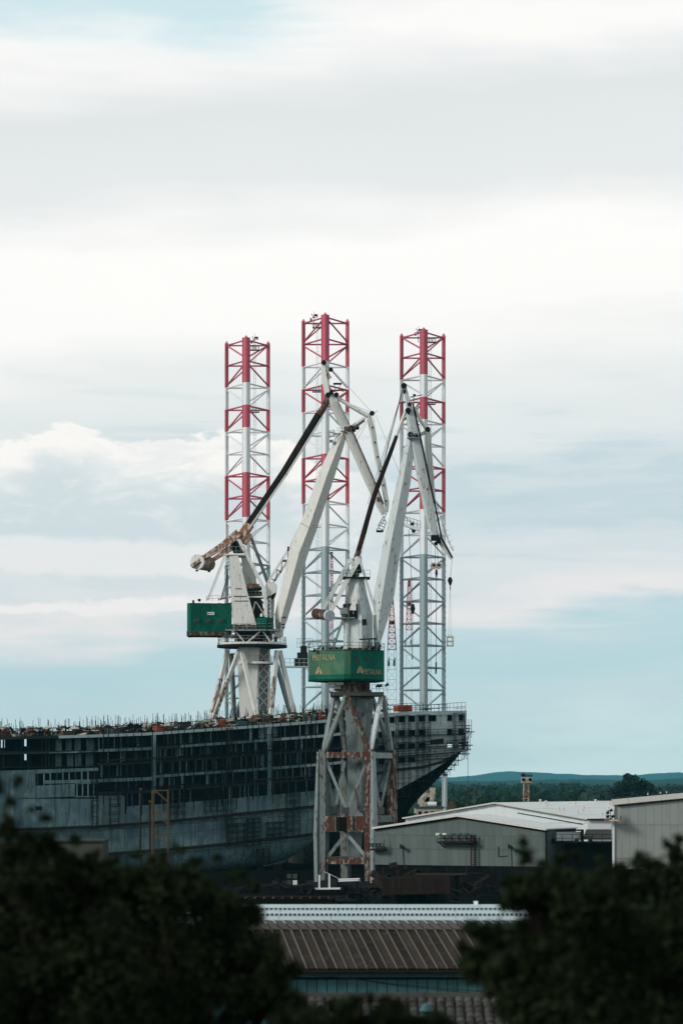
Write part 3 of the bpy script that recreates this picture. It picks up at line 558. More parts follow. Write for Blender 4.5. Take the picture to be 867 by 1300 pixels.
part('access_gantry','dark',fc,lambda b:(b.bar(at(456,812,Y-3.5),at(478,811,Y-3.5),.14,1.2),b.bar(at(469,812,Y-3.5),at(467,827,Y-3.5),.14),b.bar(at(475,812,Y-3.5),at(476,827,Y-3.5),.14),b.bar(at(462,806,Y-3.5),at(463,815,Y-3.5),.1)))
part('tower_ladder','cgrey',fc,lambda b:[b.line([at(x,738,Y-2.2),at(x-.3,826,Y-3.2)],.035,4) for x in(441,443)]+[b.tube(at(441,y,Y-2.3-(y-738)/100),at(443,y,Y-2.3-(y-738)/100),.025,n=4) for y in range(740,826,4)])
# counterweight drum on two arms
dr0,dr1=at(400.8,779,Y+1.6),at(418.5,781.6,Y-1.8)
part('counterweight','rusty',fc,lambda b:b.tube(dr0,dr1,px(6.6,Y),n=24)); part('counterweight_cap','cblue',fc,lambda b:b.tube(dr1-(dr1-dr0)*.10,dr1+(dr1-dr0)*.03,px(6.9,Y),n=24))
part('counterweight_arm','cblue',fc,lambda b:b.path([(at(409,776,Y+1),px(4.6,Y),.6),(at(430,738,Y+.9),px(5.6,Y),.7),(at(444,711,Y+.8),px(5.6,Y),.7)])); part('counterweight_arm','cwhite',fc,lambda b:b.path([(at(420.5,776,Y-1.4),px(4.2,Y),.6),(at(440,738,Y-1.2),px(5.8,Y),.7),(at(456,709,Y-1),px(5.8,Y),.7)]))
part('arm_tie','cblue',fc,lambda b:(b.bar(at(427,744,Y+1),at(439,738,Y-1),.3),b.bar(at(443,713,Y+.8),at(457,709,Y-1),.7)))
# boom, stay, jib
part('boom','cblue',fc,lambda b:bx(b,[(479,818,7,Y-1.2),(482.5,787,19,Y-1.4),(488,752,26,Y-1.8),(498,690,22,Y-2.4),(513,610,17,Y-3.2),(522.5,552,10.5,Y-3.8)],Y,.42))
part('boom_foot','cgrey',fc,lambda b:(b.tube(at(479,819,Y-2.4),at(479,819,Y+.2),.5,n=12),b.box(at(479,824,Y-1.1),(.9,1.8,1.0))))
Yj=Y-3.9
part('rear_stay','tie',fc,lambda b:bx(b,[(451.5,711,7,Y),(456,696,6.2,Y),(475,629,6.4,Y-2),(497,571,5.2,Y-3.2),(503.5,553,4.4,Y-3.4)],Y,.62)); part('rear_stay_head','cwhite',fc,lambda b:bx(b,[(503.5,553,4.0,Y-3.4),(509,537,4,Y-3.7),(515.5,520,4.2,Y-3.9)],Y,.5))
part('stay_joint','rusty',fc,lambda b:b.path([(at(451,713,Y),.8,1.2),(at(455.5,699,Y),.75,1.0)]))
part('jib','cblue',fc,lambda b:bx(b,[(513.4,489,4.2,Yj),(518,512,7,Yj),(521.5,530,12,Yj),(526.5,553,14.5,Yj),(536.5,605,14.2,Yj),(545.5,650,13,Yj),(552.3,682,10,Yj)],Y,.78))
part('jib_nose','cwhite',fc,lambda b:bx(b,[(552,678,9,Yj),(560,688,8,Yj),(573.5,709.5,4.6,Yj)],Y,.6))
part('jib_edge_cable','rubber',fc,lambda b:b.line([at(524,512,Yj-.8),at(533,552,Yj-.9),at(545.5,612,Yj-.9),at(553,645,Yj-.9),at(560.5,683,Yj-.7),at(574,708,Yj-.6)],.14,5))
part('jib_back_stay','cwhite',fc,lambda b:(bx(b,[(526,517,4.5,Yj+.6),(534,534,4.2,Yj+.6),(543,547,4.4,Yj+.6)],Y,.6),bx(b,[(543,546,7,Yj+.6),(545,575,7.2,Yj+.6),(547.5,606,6.6,Yj+.6),(551,636,4,Yj+.6)],Y,.75),bx(b,[(531,553,4,Yj+.4),(543,547,5,Yj+.6)],Y,.6)))
part('tip_sheave','dark',fc,lambda b:(b.tube(at(512.8,489.5,Yj-.5),at(512.8,489.5,Yj+.5),.42,n=14),b.box(at(513.5,497,Yj),(.35,.8,.5))))
part('jib_sheave','dark',fc,lambda b:[b.tube(at(x,y,Yj-.9),at(x,y,Yj-.5),r_,n=12) for x,y,r_ in((518,521,.42),(520,513,.3),(521,551.5,.42),(528,553,.35),(543,545,.4))])
part('jib_recess','dark',fc,lambda b:b.box(at(518.6,523,Yj-.62),(.32,.3,.6)))
part('wind_vane','dark',fc,lambda b:(b.bar(at(520,504,Yj),at(537,501,Yj),.1),b.tube(at(525,503,Yj),at(525,509,Yj),.06,n=4),b.box(at(526,501.5,Yj),(.4,.3,.3))))
part('head_walkway','cgrey',fc,lambda b:(b.rail([at(521,512,Yj-1),at(530,514,Yj-1),at(531,522,Yj-1)],.9,.5,.03),b.rail([at(517,556,Yj-1.2),at(532,556,Yj-1.2)],1.0,.5,.03),b.bar(at(517,556,Yj-.9),at(532,556.5,Yj-.9),.12,1.2)))
part('jib_walkway','cgrey',fc,lambda b:(b.rail([at(549,612,Yj-.4),at(556,645,Yj-.4),at(563,683,Yj-.3),at(575,706,Yj-.3)],.0,.8,.03,0),b.line([at(550,628,Yj-.4),at(559,655,Yj-.4),at(569,688,Yj-.4),at(576,699,Yj-.3)],.04),b.line([at(553,634,Yj-.4),at(562,665,Yj-.4),at(575,700,Yj-.4)],.035),*[b.line([at(550+i*2.6,640+i*7,Yj-.4),at(556+i*2.6,637+i*7,Yj-.4)],.03) for i in range(9)]))
part('nose_block','dark',fc,lambda b:(b.box(at(552,683,Yj-.5),(1.15,1.3,.75),0),b.box(at(557,686,Yj-.4),(.5,.9,.8)),b.tube(at(553.5,690,Yj-.4),at(553.5,690,Yj+.4),.3,n=10)))
part('boom_rung_dots','dark',fc,lambda b:[b.box(at(x,y,Y-3.7),(.12,.3,.22)) for x,y in((481.5,765),(481,775),(482,789),(481,802))])
for o in(-.25,.25): ropes(fc,Y,[[(512.5,490,Yj),(455+o*4,712,Y)],[(513,489,Yj),(468+o*6,640,Y-1)]],.035)
ropes(fc,Yj,[[(545,548),(553,690)],[(512,489),(497,545),(477,628)]],.03)
# hook blocks of the front crane: hang from its ropes, loose things
def hook_block(Yq,label): pass
t=thing('hook_block',at(554,735,Yj),'tan double-sheave hook block hanging in front of the right-hand tower','hook block')
mb=MB(); 
for o in(-1.2,1.2): mb.line([at(554+o,690,Yj),at(554+o*1.5,716,Yj)],.04,4)
obj('rope',mb,'rubber',t)
mb=MB(); [mb.tube(at(x,718.5,Yj-.35),at(x,718.5,Yj+.35),.50,n=16) for x in(550.5,557)]; mb.box(at(554,718,Yj),(.8,.5,.55)); obj('sheave',mb,'beige',t)
mb=MB(); [mb.tube(at(x,717.5,Yj-.42),at(x,717.5,Yj-.36),.20,n=12) for x in(550.5,557)]; obj('sheave_hub',mb,'dark',t)
mb=MB(); mb.tube(at(554,723,Yj),at(554,728,Yj),.14,.2,8); mb.tube(at(554,728,Yj),at(554,734,Yj),.2,.05,8); obj('hook',mb,'dark',t)
mb=MB(); mb.line([at(554,733,Yj),at(553.6,842,Yj)],.05,4); obj('hanging_rope',mb,'rubber',t)
mb=MB(); mb.tube(at(553.6,841,Yj),at(553.6,848,Yj),.12,.1,6); mb.tube(at(553.4,849,Yj),at(553.2,856,Yj),.14,.1,6); obj('sling',mb,'dark',t)
t=thing('hook_ball',at(571.5,747,Yj),'small dark red headache ball on the rope from the jib nose','hook')
mb=MB(); mb.line([at(574,709,Yj),at(571.5,734,Yj)],.035,4); obj('rope',mb,'rubber',t)
mb=MB(); mb.tube(at(571.3,733,Yj),at(571.3,737,Yj),.2,.38,10); mb.tube(at(571.3,737,Yj),at(571.6,743,Yj),.38,.14,10); mb.tube(at(571.6,743,Yj),at(571.4,749,Yj),.07,n=6); obj('ball',mb,'brown',t)
t=thing('hanging_load',at(571.3,821,Yj),'pale wooden crate slung on two ropes at the right of the towers','crate')
mb=MB(); [mb.line([at(571.4,748,Yj),at(569.5+o*3.4,808,Yj)],.03,4) for o in(0,1)]; [mb.box(at(569.5+o*3.4,807,Yj),(.14,.14,.4)) for o in(0,1)]; obj('sling',mb,'beige',t)
for o in(-.40,.40):
    mb=MB(); mb.box(at(571.3,814.5,Yj)+Vector((o,0,0)),(.18,.9,1.35)); obj('post',mb,'beige',t)
for o in(-.62,0,.62):
    mb=MB(); mb.box(at(571.3,814.5,Yj)+Vector((0,0,o)),(1.05,.86,.2)); obj('slat',mb,'beige',t)
# ======================= rear crane, beyond the ship
Y=545; base=at(316,998,Y); base.z=0
fc=thing('shipyard_crane',base,'larger white crane behind the ship, dark green machinery box out to its left','crane','two shipyard cranes')
# splayed legs, rusty at the feet, standing on plinths on the quay behind the ship
for (x0,y0,d0,x1,y1,d1,m) in((289,826,1,269.5,906,-1,'cwhite'),(304,825.5,-4,273,906,-1.5,'cwhite'),(306.5,826,-4,324,900,-7,'cwhite'),(293.5,830,4,297,900,6,'cgrey'),(351.6,826.5,-3,344.5,900,-7,'cwhite'),(355,826.5,0,372,900,-1,'cwhite'),(350,840,4,367,900,4,'cgrey'),(330,830,5,301,905,6,'cgrey')):
    a=at(x0,y0,Y+d0); c=at(x1,y1,Y+d1); e=a+(c-a)*1.35; part('leg',m,fc,lambda b:b.path([(a,.74,.74),(c,.74,.74),(e,.9,.9)],roll=.5))
    part('leg_foot','crust',fc,lambda b:b.path([(a.lerp(c,.45),.745,.745),(a.lerp(c,1.0),.745,.745)],roll=.5)) if (x0,m) in((289,'cwhite'),(304,'cwhite'),(351.6,'cwhite')) else None
    part('plinth','conc',fc,lambda b:b.path([(e,1.6,1.6),(Vector((e.x,e.y,0)),2.2,2.2)]))
part('column','cwhite',fc,lambda b:b.path([(at(315.5,930,Y),px(20,Y),3.2),(at(315,905,Y),px(21,Y),3.4),(at(315,843,Y),px(26,Y),4.2),(at(317,822,Y),px(27,Y),4.4)]))
part('lift_shaft','cgrey',fc,lambda b:b.path([(at(334,930,Y+1.5),px(12,Y),2),(at(335,822,Y+1.2),px(15,Y),2.4)]))
part('shaft_bracing','cwhite',fc,lambda b:[(b.bar(at(328.5,y,Y-.3),at(341,y+14,Y-.3),.18),b.bar(at(341,y,Y-.3),at(328.5,y+14,Y-.3),.18)) for y in range(828,912,14)]+[b.bar(at(x,824,Y-.35),at(x-1,925,Y-.35),.2) for x in(328.5,341.5)])
part('ring_beam','cwhite',fc,lambda b:b.tube(at(326,843.6,Y),at(326,841,Y),4.0,n=24)); part('ring_railing','cgrey',fc,lambda b:b.rail([at(326,841,Y)+Vector((4*math.cos(a),4*math.sin(a),0)) for a in np.linspace(0,6.283,17)],1.1,2,.04))
part('slewing_platform','cwhite',fc,lambda b:b.tube(at(320,819.5,Y),at(320,817,Y),px(44,Y),n=40)); part('slewing_ring','dark',fc,lambda b:b.tube(at(320,822.5,Y),at(320,819.6,Y),px(44.5,Y),n=40))
part('platform_railing','cgrey',fc,lambda b:b.rail([at(320,817,Y)+Vector((px(43,Y)*math.cos(a),px(43,Y)*math.sin(a),0)) for a in np.linspace(0,6.283,33)],1.2,1.3,.045))
part('turntable','dark',fc,lambda b:(b.tube(at(322,817,Y),at(322,801,Y),px(24,Y),n=28),b.box(at(318,814,Y-3.5),(6,1,.5))))
part('turntable_strut','cwhite',fc,lambda b:(b.bar(at(312,817,Y-5),at(330,802,Y-5),.3),b.bar(at(300,803,Y-5),at(310,815,Y-5),.25),b.bar(at(334,802,Y-5),at(344,816,Y-5),.3),b.bar(at(350,802,Y-4),at(345,816,Y-5),.25)))
part('turntable_gear','rusty',fc,lambda b:[b.box(at(x,811+rng.uniform(-3,3),Y-4.2),(rng.uniform(.5,1.2),.8,rng.uniform(.5,1.3))) for x in(296,301,305,310,316,321,326,337,342,350)])
part('upper_deck','cgrey',fc,lambda b:b.prism([at(x,801,Y+d) for x,d in((286,-6),(352,-6.5),(357,0),(352,5),(286,5))],(0,0,.3)))
part('deck_railing','cgrey',fc,lambda b:b.rail([at(x,799,Y+d) for x,d in((296,-6),(326,-6.4),(352,-6.4),(357,0))],1.15,1,.045))
part('deck_clutter','rusty',fc,lambda b:[b.box(at(x,796,Y-4.6),(rng.uniform(.4,1),.7,rng.uniform(.5,1.2))) for x in(297,301,304,308,312,316,320,324)])
# green machinery house to the left
def rect(x0,x1,y0a,y0b,y1a,y1b,Ya,Yb): return [at(x0,y0a,Ya),at(x1,y0b,Yb),at(x1,y1b,Yb),at(x0,y1a,Ya)]
Ya,Yb=Y-4.8,Y-3.2
fl=at(242,802,Ya); fr=at(293.5,800,Yb); tl=zy(766,Ya); bl=zy(802,Ya)
pln=[(fl.x,fl.y),(fr.x,fr.y),(fr.x-.2,fr.y+7.5),(fl.x-.2,fl.y+7.8),(fl.x-.75,fl.y+6.5),(fl.x-.75,fl.y+1.1)]
for i in range(6):
    a,c=pln[i],pln[(i+1)%6]; 
    k=4 if i==0 else 1
    for j in range(k):
        p=Vector((*a,0)).lerp(Vector((*c,0)),j/k+.003*(j>0)); q=Vector((*a,0)).lerp(Vector((*c,0)),(j+1)/k); n=(q-p).cross(Vector((0,0,1))).normalized()
        part('house_wall','green',fc,lambda b:b.prism([Vector((p.x,p.y,bl)),Vector((q.x,q.y,bl)),Vector((q.x,q.y,tl+.28*(i==0)*(j+0)/4)),Vector((p.x,p.y,tl))],-n*.15))
part('roof','green',fc,lambda b:b.prism([Vector((*p,tl-.15)) for p in pln],(0,0,.22))); part('house_base','rusty',fc,lambda b:b.prism([Vector((*p,bl-.72)) for p in pln],(0,0,.72)))
part('base_lip','green',fc,lambda b:b.box(((pln[4][0]+fl.x)/2,fl.y+3.8,bl-.35),(.9,6,.9)))
for x in(249,264.6,280):
    w_=at(x,788,Ya+(x-242)/51*(Yb-Ya)-.05); o=part('window','conc',fc,lambda b:b.box(w_,(1.15,.16,.66))); part('pane','glass',o,lambda b:b.box(w_+Vector((0,-.1,0)),(.85,.06,.4)))
part('sign_board','cwhite',fc,lambda b:b.box(at(266,779,Ya+.7),(1.85,.1,.55))); text('lettering','ULJANIK',.42,tuple(at(266,779,Ya+.63)),(1,.03,0),(0,0,1),'hulldark',fc,.01,1.05)
part('roof_railing','orangep',fc,lambda b:b.rail([at(262,764,Ya+1),at(292,762,Yb+1),at(292,762,Yb+6)],1.1,1.2,.04)); part('roof_lamp','dark',fc,lambda b:(b.box(at(253,762,Ya+1),(.55,.4,.5)),b.box(at(245.5,764,Ya+1),(.4,.4,.6)),b.bar(at(253,762,Ya+1),at(253,767,Ya+1),.08)))
part('roof_beam','orange',fc,lambda b:b.bar(at(277,761.5,Yb+1),at(294,757.5,Yb+1),.3))
part('crane_cab','green',fc,lambda b:b.prism([at(x,800,Y+d) for x,d in((326,-4.5),(338.5,-6.6),(347,-5),(347,-1),(326,-1))],(0,0,px(15.5,Y)))); 
for x,d in((330,-5.4),(334.5,-6.1)): part('cab_panel','green',fc,lambda b:b.box(at(x,793,Y+d-.05),(.5,.1,1.1),-.75))
part('cab_railing','dark',fc,lambda b:b.rail([at(326,800,Y-5.5),at(338.5,800,Y-7.4),at(348,800,Y-5.8)],1.1,.7,.035))
part('cab_window','glass',fc,lambda b:b.box(at(342.9,789,Y-5.95),(1.0,.12,.8),.87))
# tower side plates, far one shaded, machinery between
part('tower_plate','cwhite',fc,lambda b:b.path([(at(311.5,799,Y-3),px(30,Y),1.1),(at(304.5,757,Y-2.7),px(21,Y),1.0),(at(296.5,706,Y-2.4),px(11.5,Y),.9)]))
part('tower_plate','cwhite',fc,lambda b:b.path([(at(328,799,Y+3),px(24,Y),1.0),(at(321,757,Y+2.7),px(17,Y),.9),(at(312,706,Y+2.4),px(12,Y),.9)]))
part('tower_rear_plate','cgrey',fc,lambda b:b.path([(at(298,799,Y),px(2,Y),6),(at(291.5,706,Y),px(2,Y),4.6)]))
part('plate_seam','rusty',fc,lambda b:(b.bar(at(296.5,757,Y-3.3),at(313,757,Y-3.3),.12),b.bar(at(297,763,Y-3.35),at(315,763,Y-3.35),.1),b.bar(at(299,747,Y-3.3),at(306,747,Y-3.3),.1)))
part('tower_brace','cwhite',fc,lambda b:(b.bar(at(302.5,711,Y-2.6),at(312.5,745,Y-2.6),.28),b.bar(at(320,735,Y+2),at(313,745,Y+2),.25),b.bar(at(306,716,Y),at(324,742,Y+1),.2)))
part('winch_floor','cwhite',fc,lambda b:b.box(at(324,758.8,Y),(px(20,Y),4.6,.28))); part('winch_floor_railing','cgrey',fc,lambda b:b.rail([at(315,758,Y-2.3),at(334,758,Y-2.3)],1.1,.8,.04))
part('winch','orange',fc,lambda b:(b.box(at(321,745,Y),(2.6,2.4,1.0)),b.box(at(314.5,744,Y-1),(.9,1,1.4)))); part('winch_drum','dark',fc,lambda b:(b.tube(at(317,752,Y-2),at(317,752,Y+2),.8,n=12),b.tube(at(325,750,Y-2),at(325,750,Y+2),.7,n=12),b.box(at(323,754,Y),(3,2.5,.7)),b.box(at(330,748,Y-1),(.7,.8,.6))))
part('winch_house','dark',fc,lambda b:b.prism([at(317.5,761,Y-1.8),at(332,761,Y-1.8),at(336,784,Y-1.8),at(324,784,Y-1.8)],(0,4,0))); part('winch_house_brace','cwhite',fc,lambda b:(b.bar(at(324,764,Y-2),at(321,776,Y-2),.2),b.bar(at(325,764,Y-2),at(337,783,Y-2),.18)))
part('lamp_globe','white',fc,lambda b:b.tube(at(332,783,Y-5),at(332,779,Y-5),.3,.2,8))
part('head_platform','cwhite',fc,lambda b:b.box(at(300,705.6,Y),(px(25,Y),6,.3))); part('head_railing','cgrey',fc,lambda b:b.rail([at(x,705,yq) for x,yq in((288,Y+2.8),(288,Y-2.9),(311,Y-2.9),(311,Y+2.8))],1.7,.8,.05,3))
part('head_machinery','dark',fc,lambda b:(b.box(at(298,692,Y),(1.2,2,1.7),.3),b.box(at(303,698,Y),(2.2,2.4,1.2)),b.tube(at(303,690,Y-1.2),at(303,690,Y+1.2),.7,n=12)))
part('head_bracket','orange',fc,lambda b:(b.bar(at(302,686,Y-1.6),at(309,697,Y-1.6),.9,.5),b.bar(at(307,681,Y-1.6),at(303,692,Y-1.6),.8,.5),b.bar(at(318,678,Y+1.8),at(310,691,Y+1.8),1.0,.5)))
# counterweight and arms
d0,d1=at(250.5,713.5,Y-2.6),at(265,716,Y+2.4)
part('counterweight','orange',fc,lambda b:b.tube(d0,d1,px(9.2,Y),n=28)); part('counterweight_cap','cwhite',fc,lambda b:b.tube(d0-(d1-d0)*.02,d0+(d1-d0)*.06,px(9.5,Y),n=28)); part('counterweight_foot','dark',fc,lambda b:(b.box(at(250,724.5,Y-2),(.5,.6,.3)),b.box(at(265.5,725.5,Y+2),(.5,.6,.3))))
part('counterweight_arm','orange',fc,lambda b:b.path([(at(242.5,719,Y-2.9),px(3.6,Y),.4),(at(261,706,Y-2.6),px(5.2,Y),.6),(at(283,692,Y-2.4),px(7.5,Y),.8),(at(296,682.5,Y-2.3),px(10,Y),.9),(at(303,676,Y-2.2),px(9.5,Y),.9)]))
part('counterweight_arm','orange',fc,lambda b:b.path([(at(270,711,Y+2.4),px(5,Y),.6),(at(290,698,Y+2.4),px(7,Y),.8),(at(313,683,Y+2.4),px(9,Y),.9),(at(318.5,678,Y+2.4),px(8.5,Y),.9)]))
part('arm_trim','dark',fc,lambda b:b.path([(at(243.5,721.5,Y-3.0),.14,.3),(at(262,709.5,Y-2.9),.14,.3),(at(288,695,Y-2.9),.14,.3)]))
for o,m in((-2.6,'cwhite'),(2.6,'cgrey')):
    s_=0 if o<0 else 1
    part('rear_strut',m,fc,lambda b:(b.bar(at(286.5+s_*3,702+s_*28,Y+o),at(263+s_*18,762-s_*2,Y+o*1.2),.3,.3),b.bar(at(288.5+s_*3,703+s_*28,Y+o),at(265+s_*18,762-s_*2,Y+o*1.2),.12,.3)))
    part('front_strut',m,fc,lambda b:b.path([(at(303+s_*15.6,685-s_*3,Y+o),px(4,Y),.6),(at(320+s_*9,717-s_*7,Y+o),px(4.2,Y),.6),(at(335.5+s_*4,748-s_*9,Y+o),px(4.2,Y),.6)]))
part('front_post','cwhite',fc,lambda b:(b.path([(at(335.5,746,Y-2.6),px(4.4,Y),.8),(at(338,784,Y-3),px(3.6,Y),.8)]),b.path([(at(346,752,Y+2),px(5,Y),.8),(at(345.5,800,Y+2),px(3.6,Y),.8)])))
part('post_ladder','rusty',fc,lambda b:[b.box(at(341.5,y,Y-2.4),(.35,.3,.35)) for y in range(758,800,5)])
part('hinge_housing','cwhite',fc,lambda b:(b.prism([at(337,742,Y-2.4),at(347,738,Y-2.4),at(351,742,Y-2.4),at(350,752,Y-2.4),at(344,756,Y-2.4),at(338,760,Y-2.4)],(0,4.4,0)),)); part('hinge_underside','dark',fc,lambda b:b.prism([at(344,756.5,Y-2),at(350,752.5,Y-2),at(348.5,757,Y-2),at(344,760,Y-2)],(0,3.6,0)))
# luffing rods, boom, stay, jib
for o,(xa,ya,xb,yb) in((-1.8,(339,741,366,698)),(1.8,(346,741,366,711))): part('luffing_rod','cwhite',fc,lambda b:(b.bar(at(xa,ya,Y+o),at(xb,yb,Y+o),.42,.36),b.bar(at(xb,yb,Y+o),at(382,664.5,Y-1),.2,.25)))
part('luffing_lacing','rusty',fc,lambda b:(b.line([at(344,735,Y-1.8),at(350,737,Y+1.8),at(352,723,Y-1.8),at(357,727,Y+1.8),at(358,711,Y-1.8),at(365,712,Y+1.8),at(366,697,Y-1.8)],.10,4),b.box(at(361,712,Y),(.9,1.2,.4)),b.box(at(366,697,Y-1.8),(.4,.5,.9))))
part('boom','cwhite',fc,lambda b:bx(b,[(354.5,803,9,Y-1),(357,783,17,Y-1.2),(379.5,700,24,Y-3.5),(393.5,664,21.5,Y-4.6),(415.5,600,20.5,Y-6.5),(431.5,559,13.5,Y-7.8),(435.5,548,9,Y-8)],Y,.56))
part('boom_seam','orange',fc,lambda b:(b.path([(at(382,664,Y-6.9),.12,.3),(at(394,671,Y-7.6),.12,.3)]),b.path([(at(347,778,Y-3.3),.12,.3),(at(353,786,Y-3.6),.12,.3)])))
part('boom_foot','cwhite',fc,lambda b:(b.tube(at(354,805,Y-2.2),at(354,805,Y+.6),.9,n=14),b.box(at(350,802,Y-1),(2.2,2,1)))); part('boom_foot_lamp','dark',fc,lambda b:[b.box(at(x,y,Y-2.5),(.5,.4,.25)) for x,y in((361,784),(359.5,793),(360,797))])
Yj=Y-8.4
part('rear_stay','tie',fc,lambda b:bx(b,[(308,678,10,Y-.5),(315,668,10,Y-.7),(360,600,8.6,Y-4),(405,526,9.5,Y-7.6)],Y,.66)); part('rear_stay_edge','cwhite',fc,lambda b:b.path([(at(315.5,672,Y-2),.34,.8),(at(364,602,Y-5.2),.34,.8),(at(409.5,529,Y-8.6),.34,.8)])); part('rear_stay_head','rusty',fc,lambda b:bx(b,[(405,526,9.8,Y-7.8),(411,517,8,Y-8),(417,503,6,Y-8.3)],Y,.6)); part('stay_joint','orange',fc,lambda b:b.path([(at(304,686,Y-1.4),1.6,1.4),(at(317,665.5,Y-1.6),1.55,1.4)],roll=.3))
part('jib','cwhite',fc,lambda b:bx(b,[(419,500,9,Yj),(424,512,12,Yj),(441,546,13,Yj),(447,560,12.6,Yj),(468,608,12.2,Yj),(482,640,9.6,Yj),(487,653,6,Yj)],Y,.72)); part('jib_mast','cwhite',fc,lambda b:bx(b,[(416.5,500,9,Yj),(414,488,8.6,Yj),(411,465,6.4,Yj),(409.8,458,5,Yj)],Y,.75))
part('jib_edge','cgrey',fc,lambda b:b.path([(at(429,509,Yj-.9),.22,.5),(at(443,538,Yj-1),.22,.5)])); part('jib_edge','rusty',fc,lambda b:b.path([(at(448,548,Yj-.7),.26,.5),(at(479,619,Yj-.6),.26,.5),(at(487,640,Yj-.5),.2,.5)]))
part('tip_sheave','dark',fc,lambda b:(b.tube(at(411,460,Yj-.8),at(411,460,Yj-.6),.5,n=14),b.tube(at(420,469,Yj-.5),at(420,469,Yj+.5),.45,n=14))); part('mast_bracket','orange',fc,lambda b:b.bar(at(415,474,Yj),at(419,480,Yj),.7,.6)); part('bracket_arm','cwhite',fc,lambda b:b.bar(at(412,463,Yj),at(420,468,Yj),.25))
part('jib_sheave','dark',fc,lambda b:[b.tube(at(x,y,Yj-.9),at(x,y,Yj-.6),r_,n=12) for x,y,r_ in((416.5,501,.5),(420.5,498,.45),(427,501,.5),(441,545,.5),(446,543,.5))])
part('top_platform','dark',fc,lambda b:(b.box(at(428.5,487,Yj),(px(10.5,Y),1.2,.22)),b.bar(at(424,488,Yj),at(426,497,Yj),.1),b.bar(at(432,488,Yj),at(429,496,Yj),.1),b.line([at(418,491,Yj),at(423,497,Yj),at(433,495,Yj),at(436,497,Yj)],.12,4)))
part('back_stay','cwhite',fc,lambda b:(bx(b,[(427,504,4.6,Yj),(446,516,5,Yj),(462,525,5.6,Yj),(468,528,7,Yj)],Y,.7),bx(b,[(468,526,6,Yj),(471.5,541,7,Yj),(478.5,580,6.8,Yj),(486,610,6.6,Yj),(491,638,6,Yj),(491,650,3.5,Yj)],Y,.72),bx(b,[(441,546,4.4,Yj),(463,530,4.4,Yj)],Y,.7)))
part('stay_hole','dark',fc,lambda b:[b.box(at(x,y,Yj-.72),(.34,.25,.3)) for x,y in((473,542.5),(476,561.5),(479.8,580),(483,598),(486.5,616),(490.5,636))]); part('strut_rope','rusty',fc,lambda b:b.path([(at(446,546.5,Yj-.6),.3,.4),(at(463,534,Yj-.6),.26,.4)]))
part('node_sheave','dark',fc,lambda b:(b.tube(at(472.3,524.5,Yj-.4),at(472.3,524.5,Yj+.4),.5,n=14),b.tube(at(453.5,543,Yj-.3),at(453.5,543,Yj+.3),.42,n=14),b.box(at(449,546,Yj-.4),(.8,.6,.6)),b.bar(at(475,525,Yj),at(479,521,Yj),.08)))
part('jib_joint','rusty',fc,lambda b:(b.box(at(442,544.5,Yj-.8),(1.5,.5,.9),0),b.bar(at(433,547,Yj-.9),at(441,550,Yj-.9),.3),b.box(at(481,634,Yj-.4),(.8,.8,.9))))
part('side_cage','cgrey',fc,lambda b:(b.rail([at(417,556,Yj-1),at(425,553,Yj-1),at(425,553,Yj+1)],1.0,.5,.04,3),b.line([at(418,547,Yj),at(424,545.5,Yj),at(424,553,Yj),at(418,555,Yj),at(418,547,Yj)],.06,4),b.bar(at(423,552,Yj),at(437,549,Yj),.16),b.box(at(420.5,560,Yj),(.7,.6,.5)))); part('head_railing','cgrey',fc,lambda b:b.rail([at(428,549,Yj-1.2),at(437,551,Yj-1.2)],1.0,.5,.04))
part('nose_cage','cgrey',fc,lambda b:(b.line([at(491,650,Yj),at(487,661,Yj),at(478,673,Yj),at(486,675,Yj),at(490,664,Yj),at(487,655,Yj)],.10,4),*[b.line([at(486+i*-2,660+i*3.4,Yj-.5),at(490-i*1.2,662+i*3.6,Yj+.5)],.08,4) for i in range(4)],b.line([at(487,655,Yj),at(480,668,Yj)],.14,4))); part('nose_foot','dark',fc,lambda b:b.box(at(482,674.5,Yj),(1.3,1.2,.35)))
ropes(fc,Yj,[[(421,468),(472,523)],[(474,527),(489,640)],[(469,531),(453,560),(485,655)],[(468,531),(449,556)],[(477,527),(507,600)],[(425,505),(470,523)]],.035)
# ---------------------------------------------------------------- the ship on the slipway
PHI=R(20); P0=at(0,937,480); dS=Vector((math.cos(PHI),math.sin(PHI),0)); nS=Vector((-math.sin(PHI),math.cos(PHI),0))
def S(x,y,w=0.0):
    r=Vector(((x-CX)/F,1,-(y-HOR)/F)); t=(P0-Vector((0,0,H))).dot(nS)/r.dot(nS); return Vector((0,0,H))+r*t+nS*w
DE=[(-160,936),(0,936),(94,934),(190,930.5),(327,921),(418,914),(468,907.5),(520,904),(592,902.5),(640,902)]
def yd(x): return interp(x,DE)
PT=[(-160,978),(0,979),(124,975),(125,1010),(158,1009),(160,1024),(213,1021),(330,1011),(405,1004),(452,997)]
S1=[(-160,1058),(0,1054),(125,1049),(213,1042.5),(403,1023.5),(460,1016)]; S2=[(-160,1096),(0,1092),(125,1085),(263,1074),(403,1058.5),(460,1052)]
CV=[(452,1010),(505,1003),(518,996),(546,980.5),(574,962),(586,952),(592,946)]       # lower edge of the overhanging stern plating
base=S(300,1100,14); base.z=0
ship=thing('unfinished_ship',base,'huge unfinished grey ship hull with open decks and scaffolding standing on the slipway','ship')
def sp(name,m,fn,par=None,**k): mb=MB(); fn(mb); return obj(name,mb,m,par or ship,**k)
def quadp(b,x0,x1,ya0,ya1,yb0,yb1,w,th=.06):
    b.prism([S(x0,ya0,w),S(x1,ya1,w),S(x1,yb1,w),S(x0,yb0,w)],nS*th)
BEAM=27
XS=[-160,-60]+list(range(0,592,37))+[592]
